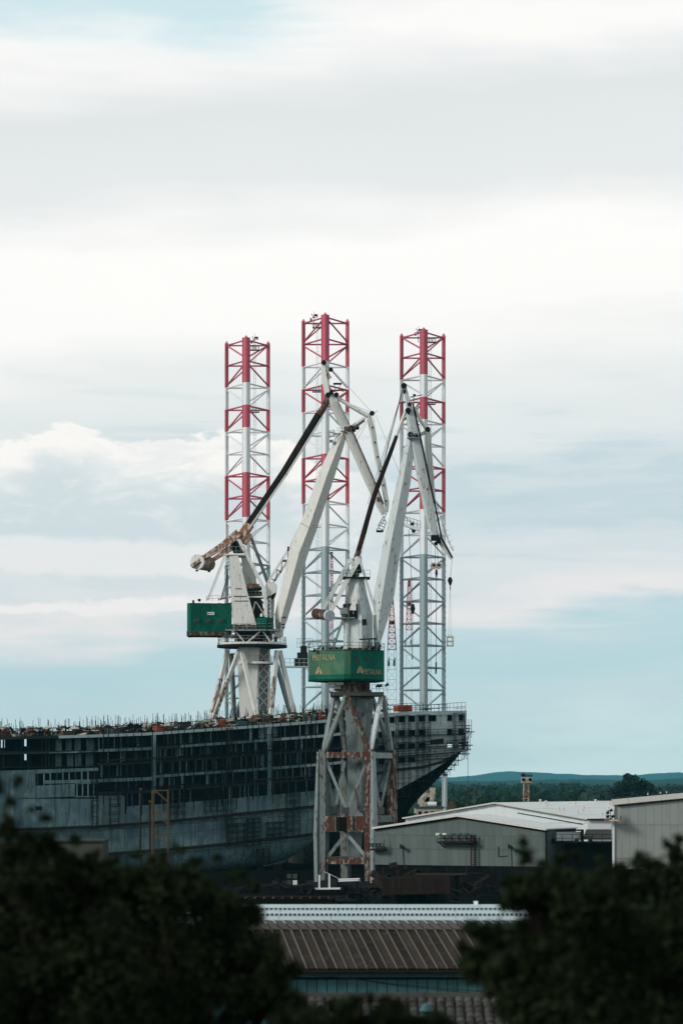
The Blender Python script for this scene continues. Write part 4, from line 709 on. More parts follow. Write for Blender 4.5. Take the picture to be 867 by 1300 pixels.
# decks: top, and floors of the open tiers
for i,(xa,xb) in enumerate(zip(XS[:-1],XS[1:])):
    sp('deck_plate','hulldark',lambda b:b.prism([S(xa,yd(xa)+1.5,.1),S(xb,yd(xb)+1.5,.1),S(xb,yd(xb)+1.5,0)+nS*BEAM,S(xa,yd(xa)+1.5,0)+nS*BEAM],(0,0,.2)))
    pale=xa>=74
    sp('deck_edge','deckbeam' if pale else 'deckdull',lambda b:quadp(b,xa+.3,xb,yd(xa)-.2,yd(xb)-.2,yd(xa)+(4.6 if xb>470 else 3.4),yd(xb)+(4.6 if xb>470 else 3.4),-.12,.3))
# inside of the open tiers
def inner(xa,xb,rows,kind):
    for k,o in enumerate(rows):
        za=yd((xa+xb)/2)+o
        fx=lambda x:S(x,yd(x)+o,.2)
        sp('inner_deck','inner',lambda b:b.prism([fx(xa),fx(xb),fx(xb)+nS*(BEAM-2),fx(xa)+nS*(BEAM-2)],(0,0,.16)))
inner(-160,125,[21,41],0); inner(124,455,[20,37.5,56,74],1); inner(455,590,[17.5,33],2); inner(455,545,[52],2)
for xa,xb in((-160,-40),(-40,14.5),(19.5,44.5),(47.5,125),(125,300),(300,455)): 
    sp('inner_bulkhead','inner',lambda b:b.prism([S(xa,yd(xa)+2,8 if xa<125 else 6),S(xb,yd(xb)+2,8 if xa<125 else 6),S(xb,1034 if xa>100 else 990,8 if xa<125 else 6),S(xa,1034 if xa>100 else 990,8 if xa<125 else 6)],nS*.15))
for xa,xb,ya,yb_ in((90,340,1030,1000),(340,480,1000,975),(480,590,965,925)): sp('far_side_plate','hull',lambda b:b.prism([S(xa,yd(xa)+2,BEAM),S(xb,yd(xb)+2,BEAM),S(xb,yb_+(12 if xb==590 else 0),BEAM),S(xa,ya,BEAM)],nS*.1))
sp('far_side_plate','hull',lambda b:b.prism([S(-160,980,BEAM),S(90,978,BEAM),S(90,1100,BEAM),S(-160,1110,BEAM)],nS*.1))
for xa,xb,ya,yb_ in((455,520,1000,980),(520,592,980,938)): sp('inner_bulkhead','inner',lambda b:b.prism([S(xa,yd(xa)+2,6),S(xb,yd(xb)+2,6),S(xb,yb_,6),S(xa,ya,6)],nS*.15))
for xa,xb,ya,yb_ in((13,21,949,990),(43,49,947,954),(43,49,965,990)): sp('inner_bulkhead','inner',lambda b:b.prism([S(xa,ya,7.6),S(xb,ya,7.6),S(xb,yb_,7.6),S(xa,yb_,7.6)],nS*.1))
# cross walls seen inside as paler uprights
for i in range(64):
    x=rng.uniform(128,450); k=int(rng.integers(5)); o=[4,21,38.5,57,75][k]; w_=rng.uniform(.6,4.5)
    sp('cross_wall','inner' if rng.random()<.6 else 'hull',lambda b:b.prism([S(x,yd(x)+o,w_),S(x+rng.uniform(2,6),yd(x)+o,w_),S(x+4,yd(x)+o+15,w_),S(x,yd(x)+o+15,w_)],nS*.1))
for xa,xb in((76,84),(90,98),(101,109),(115,125)): 
    for (oa,ob) in((4,20),(23,41)): sp('wall_panel','hull',lambda b:quadp(b,xa,xb,yd(xa)+oa,yd(xb)+oa,yd(xa)+ob,yd(xb)+ob,rng.uniform(2,4),.1))
for x in(6,29,38,55,60,64,69): sp('pillar','inner',lambda b:b.bar(S(x,yd(x)+3,1.0),S(x,yd(x)+42,1.0),.3))
# horizontal tier beams: pale, dull or rusty, in lengths
def tier(xa,xb,o,m,h=3.3,step=37,w=-.06):
    x=xa
    while x<xb-1:
        e=min(x+step*rng.uniform(.8,1.2),xb); 
        if xb-e<10: e=xb
        mm=m if not callable(m) else m(x); sp('tier_beam',mm,lambda b:quadp(b,x+.25,e,yd(x)+o,yd(e)+o,yd(x)+o+h,yd(e)+o+h,w,.25)); x=e
tier(0,125,20,'deckdull',2.4); tier(62,125,20.5,'deckbeam',1.6,20)
tier(125,196,18.6,'hull',3.6); tier(125,196,37,'deckdull',2.6); tier(55,196,56.5,'hull',4.2); tier(125,196,73.5,'deckdull',3)
tier(196,455,18.4,lambda x:'hullpale' if x>385 or (x>345 and rng.random()<.4) else ('hull' if x>225 else 'deckdull'),3.3,30); tier(196,455,36.5,'deckdull',2.4); tier(196,455,54.5,lambda x:'hullpale' if x>365 else 'hull',3.4,32); tier(196,455,73,'deckdull',2.6)
# uprights of each open tier, and the two wide columns
ROWS=[(3,18.4),(21.5,36.5),(39,54.5),(57.5,73),(75.5,92)]
for k,(oa,ob) in enumerate(ROWS):
    x=128.0+k*1.3
    while x<452:
        yb=min(yd(x)+ob,interp(x,PT)+.5)
        if yb-yd(x)-oa>4 and rng.random()<.86 and not(190<x<201 or 336<x<348):
            w_=rng.choice([.9,1.2,1.6,2.4],p=[.4,.3,.2,.1]); mm=('hull' if x<196 else 'hullpale' if x>380 and rng.random()<.2 else 'hull') if rng.random()<.62 else ('deckdull' if rng.random()<.6 else 'inner')
            dx=rng.uniform(-.8,.8); ww=rng.uniform(.1,1.6); sp('frame_upright',mm,lambda b:b.bar(S(x+dx,yd(x)+oa,ww),S(x+dx,yb,ww),px(w_,500),.22))
        x+=rng.choice([4.1,7.9,7.9,8.2])
for x,yb in((195.5,1008),(342,1012)): sp('frame_column','hull',lambda b:b.bar(S(x,yd(x)+3,-.02),S(x,yb,-.02),px(5.2,500),.22))
# scaffold poles and boards in front of the open tiers
x=130.0
while x<452:
    t0=yd(x)+rng.uniform(-6,2); sp('scaffold_pole','hulldark' if rng.random()<.75 else 'brown',lambda b:b.tube(S(x,t0,-.9),S(x+rng.uniform(-.5,.5),interp(x,PT)+rng.uniform(2,16),-.9),.085,n=5)); x+=rng.uniform(6,15)
for o in(13,28,33,47,64,69,84):
    x=126.0
    while x<450:
        e_=min(452,x+rng.uniform(25,70)); y0,y1=yd(x)+o,yd(e_)+o
        if y1<interp(e_,PT)+6 and rng.random()<.72: sp('scaffold_board','hulldark' if rng.random()<.6 else 'brown',lambda b:b.path([(S(x,y0,-.9),.22 if o in(33,69) else .10,.5),(S(e_,y1,-.9),.22 if o in(33,69) else .10,.5)]))
        x=e_+rng.uniform(0,12)
sp('wall_panel','hull',lambda b:quadp(b,329,342,yd(329)+3.5,yd(342)+3.5,yd(329)+18,yd(342)+18,.5,.1))
# lower plating, in panels
def panelrow(xs,top,bot,w0,w1,m,cut=None):
    for xa,xb in zip(xs[:-1],xs[1:]):
        a0,a1,b0,b1=top(xa),top(xb),bot(xa),bot(xb)
        sp('hull_plate',m if not callable(m) else m(xa),lambda b:b.prism([S(xa+.4,a0,w0),S(xb,a1,w0),S(xb,b1-.3,w1),S(xa+.4,b0-.3,w1)],nS*.08))
LX=[-160,-80,-20,22,45,70,95,125,158,190,222,252,284,314,346,376,405]
pt=lambda x:interp(x,PT); s1=lambda x:interp(x,S1); s2=lambda x:interp(x,S2)
# upper strip over the windows at the left
panelrow([-160,-60,0,45],lambda x:pt(x),lambda x:pt(x)+36,0,0,'hull'); panelrow([45,95,125],lambda x:pt(min(x,124)),lambda x:interp(x,[(45,983),(125,979)]),0,0,'hull')
panelrow([45,70,95],lambda x:interp(x,[(45,998),(125,994)]),lambda x:interp(x,[(45,1014),(95,1012)]),0,0,'hull'); panelrow([95,125],lambda x:1011,lambda x:1013,0,0,'hull')
for xx in range(48,125,8): sp('frame_upright','hull' if xx%3 else 'deckdull',lambda b:b.bar(S(xx,interp(xx,[(45,983),(125,979)]),.1),S(xx,interp(xx,[(45,998),(125,994)]),.1),.2))
for xx in range(98,125,7): sp('frame_upright','hull',lambda b:b.bar(S(xx,996,.1),S(xx,1011,.1),.2))
panelrow([95,125],lambda x:interp(x,[(45,996),(125,992.5)]),lambda x:interp(x,[(45,998),(125,995.5)]),0,0,'hull')
sp('inner_bulkhead','inner',lambda b:b.prism([S(45,980,5),S(125,976,5),S(125,1012,5),S(45,1014,5)],nS*.1))
panelrow([-160,-80,-20,22,45,70,95,125],lambda x:1014.5,lambda x:s1(x)-1,0,0,'hull')
sp('hatch','dark',lambda b:b.prism([S(45,1024,-.05),S(53,1024,-.05),S(53,1029,-.05),S(45,1029,-.05)],nS*.05))
panelrow([125,158],lambda x:1010.5,lambda x:s1(x)-1,0,0,'hull'); panelrow([160,190,222,252,284,314,346,376,405],lambda x:pt(x),lambda x:s1(x)-1,0,0,'hull')
LH=sorted(LX+[60,110,174,237,299,361,391]); panelrow(LH,lambda x:s1(x)+5,lambda x:s1(x)*.55+s2(x)*.45+1,.1,.1,'hull'); panelrow(LX,lambda x:s1(x)*.55+s2(x)*.45+1.2,lambda x:s2(x)-1,.1,.1,'hull')
for nm,fx in(('rubbing_strake',s1),('rubbing_strake',s2)):
    for xa,xb in zip(LX[:-1],LX[1:]):
        sp(nm,'hull',lambda b:quadp(b,xa+.2,xb,fx(xa)+2.2,fx(xb)+2.2,fx(xa)+5,fx(xb)+5,-.35,.5)); sp('scaffold_board','brown',lambda b:quadp(b,xa+.4,xb,fx(xa)-.6,fx(xb)-.6,fx(xa)+2.0,fx(xb)+2.0,-1.0+rng.uniform(-.1,.1),1.0))
# bilge turning under, and the rounded end of the parallel body
BX=[-160,-80,0,60,125,190,252,300,330,352,370,385,397,405]
BB=[(-160,1132),(0,1130),(190,1118),(300,1106),(330,1103),(352,1099.5),(370,1095),(385,1086),(397,1075),(405,1064)]
for xa,xb in zip(BX[:-1],BX[1:]):
    N=5
    def bl(x,j): t=j/N; y=s2(x)+5+(interp(x,BB)-s2(x)-5)*math.sin(t*math.pi/2); w_=.1+5.0*(1-math.cos(t*math.pi/2)); return S(x,y,0)+nS*w_
    mb=MB(); mb.v=[tuple(bl(x,j)) for x in(xa,xb) for j in range(N+1)]; mb.f=[(j,N+1+j,N+2+j,j+1) for j in range(N)]; mb.mi=[0]*N; obj('bilge_plate',mb,'hull',ship,smooth=True)
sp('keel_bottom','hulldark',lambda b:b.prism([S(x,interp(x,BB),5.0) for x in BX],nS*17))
sp('keel_edge','hullpale',lambda b:b.path([(S(x,interp(x,BB)+.3,4.9),.25,.3) for x in(345,358,370,385,392)]))
for x in(120,160,200,240,280,310,340,362): 
    c=S(x,interp(x,BB)+1,7); h=c.z-gz(c.x,c.y); sp('keel_block','brown',lambda b:b.box((c.x,c.y,h/2-.1),(1.6,6,h),PHI)) if h>.3 else None
# narrowing run aft under the overhang, set back from the side
RU=[(405,.3),(430,1.5),(452,3.5),(480,6),(510,9)]
def rw(x): return interp(x,RU)
panelrow([405,430,452],lambda x:interp(x,PT)+0,lambda x:s1(x)+3,0,0,'hull')
for xa,xb in zip([405,430,452,480],[430,452,480,512]):
    for ya,yb_ in((1024,1050),(1050,1085)):
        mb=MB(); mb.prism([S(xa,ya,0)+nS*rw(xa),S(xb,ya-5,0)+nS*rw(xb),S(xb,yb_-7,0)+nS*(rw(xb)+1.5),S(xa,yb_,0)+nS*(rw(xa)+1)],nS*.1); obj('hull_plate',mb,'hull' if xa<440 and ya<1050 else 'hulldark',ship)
# underside of the overhang curving down to the skeg
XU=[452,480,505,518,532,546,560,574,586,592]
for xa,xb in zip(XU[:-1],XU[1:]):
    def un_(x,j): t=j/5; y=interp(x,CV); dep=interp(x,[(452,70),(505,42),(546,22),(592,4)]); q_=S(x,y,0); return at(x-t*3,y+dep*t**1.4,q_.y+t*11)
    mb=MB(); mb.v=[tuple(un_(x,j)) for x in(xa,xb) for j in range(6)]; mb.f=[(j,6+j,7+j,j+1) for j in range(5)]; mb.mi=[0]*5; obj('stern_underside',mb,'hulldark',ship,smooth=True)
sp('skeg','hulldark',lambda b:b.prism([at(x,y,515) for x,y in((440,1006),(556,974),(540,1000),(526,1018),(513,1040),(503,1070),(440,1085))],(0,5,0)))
# stern plating with window openings
WC=[(468,474),(480,488.5),(492,501),(506,514.5),(518,526.7),(531.5,540),(544,553.5),(567.5,574),(582,588.5)]
WR=[(5,12.6,[0,1,2,3,4,5,6,7,8]),(23,30.8,[0,1,2,3,4,5,7,8]),(40,47,[0,1,2,3,4,5,7,8]),(57.3,64.3,[1,2,3,4])]
xe=[452]; 
for a,b_ in WC: xe+=[a,b_]
xe+=[592]
oy=[4.6]
for a,b_,_ in WR: oy+=[a,b_]
oy+=[76]
for i,(xa,xb) in enumerate(zip(xe[:-1],xe[1:])):
    for j,(oa,ob) in enumerate(zip(oy[:-1],oy[1:])):
        win=(i%2==1 and j%2==1 and (i-1)//2 in WR[(j-1)//2][2])
        yl=min(interp(xa,CV),interp(xb,CV)) 
        t0,t1=yd(xa)+oa,yd(xb)+oa; b0,b1=min(yd(xa)+ob,interp(xa,CV)),min(yd(xb)+ob,interp(xb,CV))
        if j==len(oy)-2: b0,b1=interp(xa,CV),interp(xb,CV)
        if t0>=b0-.3 and t1>=b1-.3: continue
        t0,t1=min(t0,b0-.02),min(t1,b1-.02)
        if win:
            mb=MB(); c=[S(xa,t0,-.05),S(xb,t1,-.05),S(xb,b1,-.05),S(xa,b0,-.05)]; mb.line(c+[c[0]],.05,4); obj('window_frame',mb,'hull',ship); continue
        sp('hull_plate','hullpale' if xa>500 or j<4 else 'hull',lambda b:b.prism([S(xa+.08,t0,0),S(xb,t1,0),S(xb,b1,0),S(xa+.08,b0,0)],nS*.1))
sp('stern_end_plate','hullpale',lambda b:b.prism([S(592,yd(592)+2,0),S(592,yd(592)+2,0)+nS*BEAM,S(592,940,0)+nS*BEAM,S(592,946,0)],-dS*.1))
sp('rubbing_strake','brown',lambda b:b.path([(S(x,y,-.2),.45,.5) for x,y in((452,988),(500,978),(535,974.5),(560,968),(578,959))]))
sp('rust_stain_plate','brown',lambda b:b.prism([S(546,940,-.06),S(563,937.5,-.06),S(563,944,-.06),S(546,946,-.06)],nS*.03))
# deck-edge guard rails along the side
XR=list(range(-20,600,31))
for xa,xb in zip(XR[:-1],XR[1:]):
    mb=MB(); h=rng.uniform(1.2,1.7); mb.rail([S(xa,yd(xa),.4),S(min(xb,593),yd(min(xb,593)),.4)],h,1.7,.055,3)
    obj('guard_rail',mb,'dark' if rng.random()<.6 else 'brown',ship)
mb=MB(); mb.rail([S(592,902.5,.4),S(592,902.5,.4)+nS*BEAM],1.6,2,.05,3); obj('guard_rail',mb,'dark',ship)
for xa in range(0,592,74):
    mb=MB(); xb=min(xa+74,591); mb.rail([S(xa,yd(xa),13),S(xb,yd(xb),13)],1.5,2.2,.055,3); obj('guard_rail',mb,'dark',ship)
# ---------------------------------------------------------------- loose things lying on the deck
KD=dict(crate=('plank','crate'),pipe_bundle=('brown','pipes'),steel_box=('conc','box'),gas_rack=('orangep','rack'),welding_set=('bluep','machine'),pallet_stack=('plank','pallets'),cable_drum=('brown','drum'),paint_drum=('beige','drum'))
GN=dict(crate='open wooden crate',pipe_bundle='bundle of rusty pipes',steel_box='pale grey steel box',gas_rack='orange gas bottle rack',welding_set='blue welding set',pallet_stack='stack of worn pallets',cable_drum='brown cable drum lying flat',paint_drum='group of cream drums')
def deck_item(kind,x,w,s):
    p=S(x,yd(x),0)+nS*w; m,cat=KD[kind]; t=thing(kind,p,GN[kind]+' on the ship deck, '+('near its left end' if x<120 else 'above the yellow frame' if x<240 else 'in front of the rear crane' if x<385 else 'beside the nearer crane'),cat,'deck clutter: '+GN[kind]); rz=rng.uniform(-.5,.5)+PHI
    if kind in('crate','steel_box','welding_set'):
        a,b_,h=s*rng.uniform(1.2,2.4),s*rng.uniform(1,1.6),s*rng.uniform(.8,1.5); mb=MB(); mb.box(p+Vector((0,0,h/2+.1)),(a,b_,h),rz); obj('body',mb,m,t); mb=MB(); mb.box(p+Vector((0,0,h+.16)),(a*1.05,b_*1.05,.12),rz); obj('lid',mb,'brown' if kind!='crate' else 'plank',t); mb=MB(); [mb.box(p+Vector((q*a*.4,0,.05)),(.12,b_,.1),rz) for q in(-1,1)]; obj('skid',mb,'dark',t)
    elif kind=='pipe_bundle':
        L=s*rng.uniform(2.5,4.5)
        for i in range(5): mb=MB(); o=Vector((0,(i%3-1)*.32,.2+.3*(i//3))); mb.tube(p+o-dS*L/2,p+o+dS*L/2+Vector((0,0,rng.uniform(-.1,.2))),.15,n=7); obj('pipe',mb,'brown' if i%2 else 'plank',t)
    elif kind=='gas_rack':
        for i in range(6): mb=MB(); o=dS*(i%3-1)*.34+nS*(i//3)*.34; mb.tube(p+o,p+o+Vector((0,0,1.4)),.15,n=7); mb.tube(p+o+Vector((0,0,1.4)),p+o+Vector((0,0,1.6)),.14,.05,7); obj('bottle',mb,m,t)
        mb=MB(); mb.rail([p-dS*.7,p+dS*.7,p+dS*.7+nS*.6,p-dS*.7+nS*.6,p-dS*.7],1.3,.7,.04); obj('frame',mb,'dark',t)
    elif kind=='pallet_stack':
        for i in range(int(rng.integers(3,8))): mb=MB(); [mb.box(p+Vector((0,0,.16*i+.13))+dS*q*.4,(.26,1.2,.04),PHI) for q in(-1.2,-.4,.4,1.2)]; [mb.box(p+Vector((0,0,.16*i+.055))+nS*q*.5,(1.25,.1,.1),PHI) for q in(-1,0,1)]; obj('pallet',mb,m,t)
    elif kind=='cable_drum':
        mb=MB(); [mb.tube(p+Vector((0,0,a)),p+Vector((0,0,a+.1)),.8,n=14) for a in(.0,.9)]; obj('flange',mb,'plank',t); mb=MB(); mb.tube(p+Vector((0,0,.1)),p+Vector((0,0,.9)),.55,n=14); obj('cable',mb,'dark',t)
    else:
        for i in range(4): mb=MB(); o=dS*(i%2)*.65+nS*(i//2)*.65; mb.tube(p+o,p+o+Vector((0,0,.9)),.3,n=10); mb.tube(p+o+Vector((0,0,.4)),p+o+Vector((0,0,.45)),.32,n=10); obj('drum',mb,m if i%2 else 'bluep',t)
kinds=list(KD); 
for i in range(150):
    x=rng.uniform(-10,490) if rng.random()<.8 else rng.uniform(60,400); k=kinds[int(rng.choice(len(kinds),p=[.17,.27,.13,.05,.07,.15,.08,.08]))]; deck_item(k,x,rng.uniform(.8,20),rng.uniform(.5,1.0))
mb=MB()
for i in range(1000):      # loose tubes, boards and offcuts all over the top deck
    x=rng.uniform(-20,500); w_=rng.uniform(.5,24); p=S(x,yd(x),0)+nS*w_; h=.05+1.7*rng.random()**2.0; a_=rng.uniform(-.9,.9); L=rng.uniform(.3,1.7)
    dv=(dS*math.cos(a_)+nS*math.sin(a_))*L/2; tz=Vector((0,0,rng.uniform(-.3,.3)))
    mb.k=int(rng.integers(8)); mb.bar(p+Vector((0,0,h))-dv-tz,p+Vector((0,0,h))+dv+tz,rng.uniform(.06,.5),rng.uniform(.06,.5))
    if rng.random()<.35 or h>.9: mb.k=0; mb.tube(p,p+Vector((0,0,rng.uniform(1.2,3.6))),.05,n=4)
obj('deck_litter',mb,['hulldark','brown','plank','plank','conc','beige','dark','trim'],ship,kind='stuff')
# larger pieces one can name on the deck
def hut(x,y1,wp,hp,m,label,cat,name,w=3):
    p=S(x,yd(x),0)+nS*w; t=thing(name,p,label,cat); Yq=p.y; a,h=px(wp,Yq),px(hp,Yq); mb=MB(); mb.box(p+Vector((0,0,h/2+.15)),(a,2.4,h),PHI); obj('body',mb,m,t)
    for i in range(int(wp//2)): mb=MB(); mb.box(p+dS*(-a/2+(i+.5)*a/int(wp//2))-nS*1.23+Vector((0,0,h/2+.15)),(.1,.08,h*.9),PHI); obj('rib',mb,m,t)
    mb=MB(); mb.box(p+Vector((0,0,h+.2)),(a*1.04,2.5,.14),PHI); obj('roof',mb,m,t); return t
hut(516,0,19,7,'orangep','orange ribbed container at the edge of the ship deck, below the right-hand tower','container','deck_container',2)
hut(205,0,9,6,'orangep','bright orange box on the ship deck above the left open tiers','box','deck_box',2)
hut(151,0,11,8,'hulldark','dark cabin on the ship deck, the left one of two','cabin','deck_cabin',5); hut(183,0,9,9,'hulldark','dark cabin on the ship deck, the right one of two','cabin','deck_cabin',5)
hut(90,0,14,4,'yellow','low yellowish crate stack on the ship deck near the left end','crate','deck_crate',3); hut(312,0,16,4,'bluep','low dark blue-green box on the ship deck below the rear crane column','box','deck_box',1.5)
# scaffold tubes, ladders and stagings fixed along the side
def staging(xa,xb,y0,y1,w,label,nl,m='hulldark',r=.075):
    p=S((xa+xb)/2,y1,w); t=thing('scaffold',p,label,'scaffold'); n=max(1,round((xb-xa)/9))
    for i in range(n+1):
        x=xa+(xb-xa)*i/n
        for ww in(w,w+.9): mb=MB(); mb.tube(S(x,y0,0)+nS*ww,S(x,y1,0)+nS*ww,r,n=5); obj('standard',mb,m,t)
    for j in range(nl+1):
        y=y0+(y1-y0)*j/nl; sl=interp((xa+xb)/2+5,DE)-interp((xa+xb)/2-5,DE); s_=sl*(xb-xa)/10/2
        mb=MB(); mb.prism([S(xa-1,y-s_,0)+nS*w,S(xb+1,y+s_,0)+nS*w,S(xb+1,y+s_,0)+nS*(w+.9),S(xa-1,y-s_,0)+nS*(w+.9)],(0,0,.07)); obj('plank',mb,'brown',t)
        mb=MB(); mb.tube(S(xa-1,y-s_-6.5,0)+nS*w,S(xb+1,y+s_-6.5,0)+nS*w,r*.8,n=4); obj('ledger',mb,m,t)
staging(116,122,980,1052,-1.2,'narrow scaffold tower against the hull at the left, from the plating down to the strake',5)
staging(258,282,1004,1030,-1.3,'small staging hung below the open tiers near the middle of the hull',2)
staging(288,310,1046,1072,-1.3,'staging between the two strakes, left of the pair at mid hull',3)
staging(338,362,1044,1066,-1.3,'staging between the two strakes, the middle one at mid hull',3)
staging(362,378,1008,1062,-1.3,'tall ladder scaffold on the plating left of the portal crane',6)
staging(312,328,1040,1074,-1.3,'ladder scaffold between the strakes at mid hull with close rungs',6)
staging(325,340,1078,1098,-1.2,'ladder scaffold low on the bilge at mid hull',5)
staging(286,292,925,1074,-1.4,'thin tall scaffold column running from the deck to the lower strake',8)
staging(138,150,1012,1050,-1.3,'scaffold bay on the pale plating left of the yellow frame',4)
staging(214,232,1014,1040,-1.3,'staging on the pale plating just right of the yellow frame',3)
staging(502,518,909,1012,-1.3,'tall scaffold column on the stern plating beside the portal crane',6)
staging(528,543,908,992,-1.3,'scaffold column in the middle of the stern plating',5)
staging(575,586,906,950,-1.3,'scaffold column near the stern edge',4)
staging(455,495,930,972,-1.3,'scaffold on the plating behind the portal crane legs',4)
for k,(ya,yb_) in enumerate(((933,932),(949,946.5),(960,955),(966,962))):
    t=thing('walk_board',S(520,ya,-1),['upper','second','third','lowest'][k]+' long scaffold walkway running along the stern plating','scaffold'); x0,x1=500,[592,590,586,578][k]
    mb=MB(); mb.prism([S(x0,ya+2,-1.2),S(x1,yb_,-1.2),S(x1,yb_,-.1),S(x0,ya+2,-.1)],(0,0,.1)); obj('plank',mb,'brown',t); mb=MB(); mb.rail([S(x0,ya+2,-1.2),S(x1,yb_,-1.2)],1.0,2.0,.06); obj('railing',mb,'hulldark',t)
# cantilevered stagings round the stern end
for i,(x,y,L) in enumerate(((593,930,8),(592,947,7),(590,952,6.5),(588,958,7),(586,966,8),(580,972,9),(575,978,8),(567,982,9),(560,988,8),(552,993,8),(545,1000,9),(536,1006,9),(530,1014,8),(522,1020,8),(516,1028,8))):
    p=S(x,y,0); dd=dS*px(L,508); w0=0 if i<4 else 1.5; t=thing('stern_staging',p,'%s small dark staging bracket stepping down round the stern overhang, counted from the top'%['first','second','third','fourth','fifth','sixth','seventh','eighth','ninth','tenth','eleventh','twelfth','thirteenth','fourteenth','fifteenth'][i],'scaffold','stagings under the stern overhang')
    a=p-dS*(1.2 if i>3 else .3)+nS*w0
    for q in range(3): mb=MB(); o=nS*(q*2.6); mb.prism([a+o,a+dd+dS*.6+o,a+dd+dS*.6+o+nS*1.6,a+o+nS*1.6],(0,0,.16)); obj('plank',mb,'hulldark',t)
    mb=MB(); mb.rail([a,a+dd,a+dd+nS*6],1.3,1.0,.055,2); obj('railing',mb,'hulldark',t)
    mb=MB(); [mb.tube(a+dd*f+Vector((0,0,-1.0)),a+dd*f+Vector((0,0,2.4)),.07,n=4) for f in(0,.5,1)]; mb.bar(a+Vector((0,0,-1.2)),a+dd,.09); obj('bracket',mb,'hulldark',t)
mb=MB(); mb.line([S(594,945,0),S(594,1006,0)],.05,4); obj('hanging_rope',mb,'rubber',None,'thin dark rope hanging from the stern scaffolding before the distant wood','rope')
# ---------------------------------------------------------------- sheds
def build(name,m,t,fn,**k): mb=MB(); fn(mb); return obj(name,mb,m,t,**k)
TH=R(25); e1=Vector((math.cos(TH),-math.sin(TH),0)); e2=Vector((math.sin(TH),math.cos(TH),0))
def gable(t,O,wd,dp,ze,za,zp,mw,mr,npan,rows,ap=.5,side=True,base=0.0,e1=e1,e2=e2,lap=.5,msw=None):
    """gabled shed: O front right corner (plan), width towards the left, depth back; panels on the front"""
    L=O-e1*wd
    def fp(u,z,o=0): p=L+e1*(wd*u)-e2*o; return Vector((p.x,p.y,z))
    def top(u): return ze+(za-ze)*(u/ap if u<ap else (1-u)/(1-ap))
    for i in range(npan):
        u0,u1=i/npan+.0006,(i+1)/npan
        for j in range(len(rows)-1):
            z0,z1=rows[j],rows[j+1]; a,c=min(z1-.03,top(u0)-.05),min(z1-.03,top(u1)-.05)
            if rows[j+1]>=za: a,c=top(u0)-.05,top(u1)-.05
            if a<=z0+.05 or c<=z0+.05: continue
            o_=rng.uniform(0,.025); poly=[fp(u0,z0,o_),fp(u1,z0,o_),fp(u1,c,o_),fp(u0,a,o_)]
            if rows[j+1]>=za and u0<ap<u1: poly=[fp(u0,z0,o_),fp(u1,z0,o_),fp(u1,c,o_),fp(ap,za-.05,o_),fp(u0,a,o_)]
            build('panel',mw,t,lambda b:b.prism(poly,e2*.08))
    if zp>base: build('plinth','hulldark',t,lambda b:b.prism([fp(0,base,-.05),fp(1,base,-.05),fp(1,zp,-.05),fp(0,zp,-.05)],e2*.3))
    if side:
        for u in(0,1):
            p=fp(u,0); n=8
            for i in range(n):
                a=p+e2*(dp*i/n+.1); c=p+e2*(dp*(i+1)/n); build('side_panel',msw or mw,t,lambda b:b.prism([Vector((a.x,a.y,zp)),Vector((c.x,c.y,zp)),Vector((c.x,c.y,ze-.05)),Vector((a.x,a.y,ze-.05))],e1*(.08 if u==0 else -.08)))
    build('back_wall',mw,t,lambda b:b.prism([fp(0,base,-dp),fp(1,base,-dp),fp(1,ze,-dp),fp(ap,za-.1,-dp),fp(0,ze,-dp)],-e2*.1))
    nb=max(3,int(wd/5))
    for (ua,ub) in((0,ap),(ap,1)):
        for i in range(nb):
            f0,f1=i/nb,(i+1)/nb; a,c=ua+(ub-ua)*f0,ua+(ub-ua)*f1; ex0=-.012 if (ua==0 and i==0) else 0; ex1=.012 if(ub==1 and i==nb-1) else 0
            build('roof_sheet',mr,t,lambda b:b.prism([fp(a+ex0+.001,top(a)-.002+.02*(i%2),lap),fp(c+ex1,top(c)+.02*(i%2),lap),fp(c+ex1,top(c)+.14+.02*(i%2),lap),fp(a+ex0+.001,top(a)+.14+.02*(i%2),lap)],e2*(dp+lap)))
    return fp,top
Yr=350
O=at(693,1054,Yr); zr=lambda y,Y=Yr:H+(HOR-y)*Y/F
tA=thing('gabled_shed',Vector((O.x-10,O.y+8,0)),'grey-green shed with a low gable front and lamp gantry, right of the portal crane','shed')
wd=(O.x-at(476,1052,Yr+10).x)/math.cos(TH)
fpA,topA=gable(tA,Vector((O.x,O.y,0)),wd,11,zr(1054),zr(1036.6,355),zr(1101),'shed','roof',24,[zr(1101),zr(1080),zr(1062),40],.497)
build('verge_trim','trim',tA,lambda b:b.path([(fpA(-.01,topA(0)+.05,.56),.26,.1),(fpA(.497,topA(.497)+.07,.56),.26,.1),(fpA(1.01,topA(1)+.05,.56),.26,.1)]))
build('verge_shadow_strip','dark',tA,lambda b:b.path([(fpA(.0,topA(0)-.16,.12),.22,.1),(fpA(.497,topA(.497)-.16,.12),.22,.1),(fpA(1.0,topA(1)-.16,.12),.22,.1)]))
build('corner_post','dark',tA,lambda b:b.bar(fpA(1.003,zr(1101),.1),fpA(1.003,zr(1055),.1),.25))
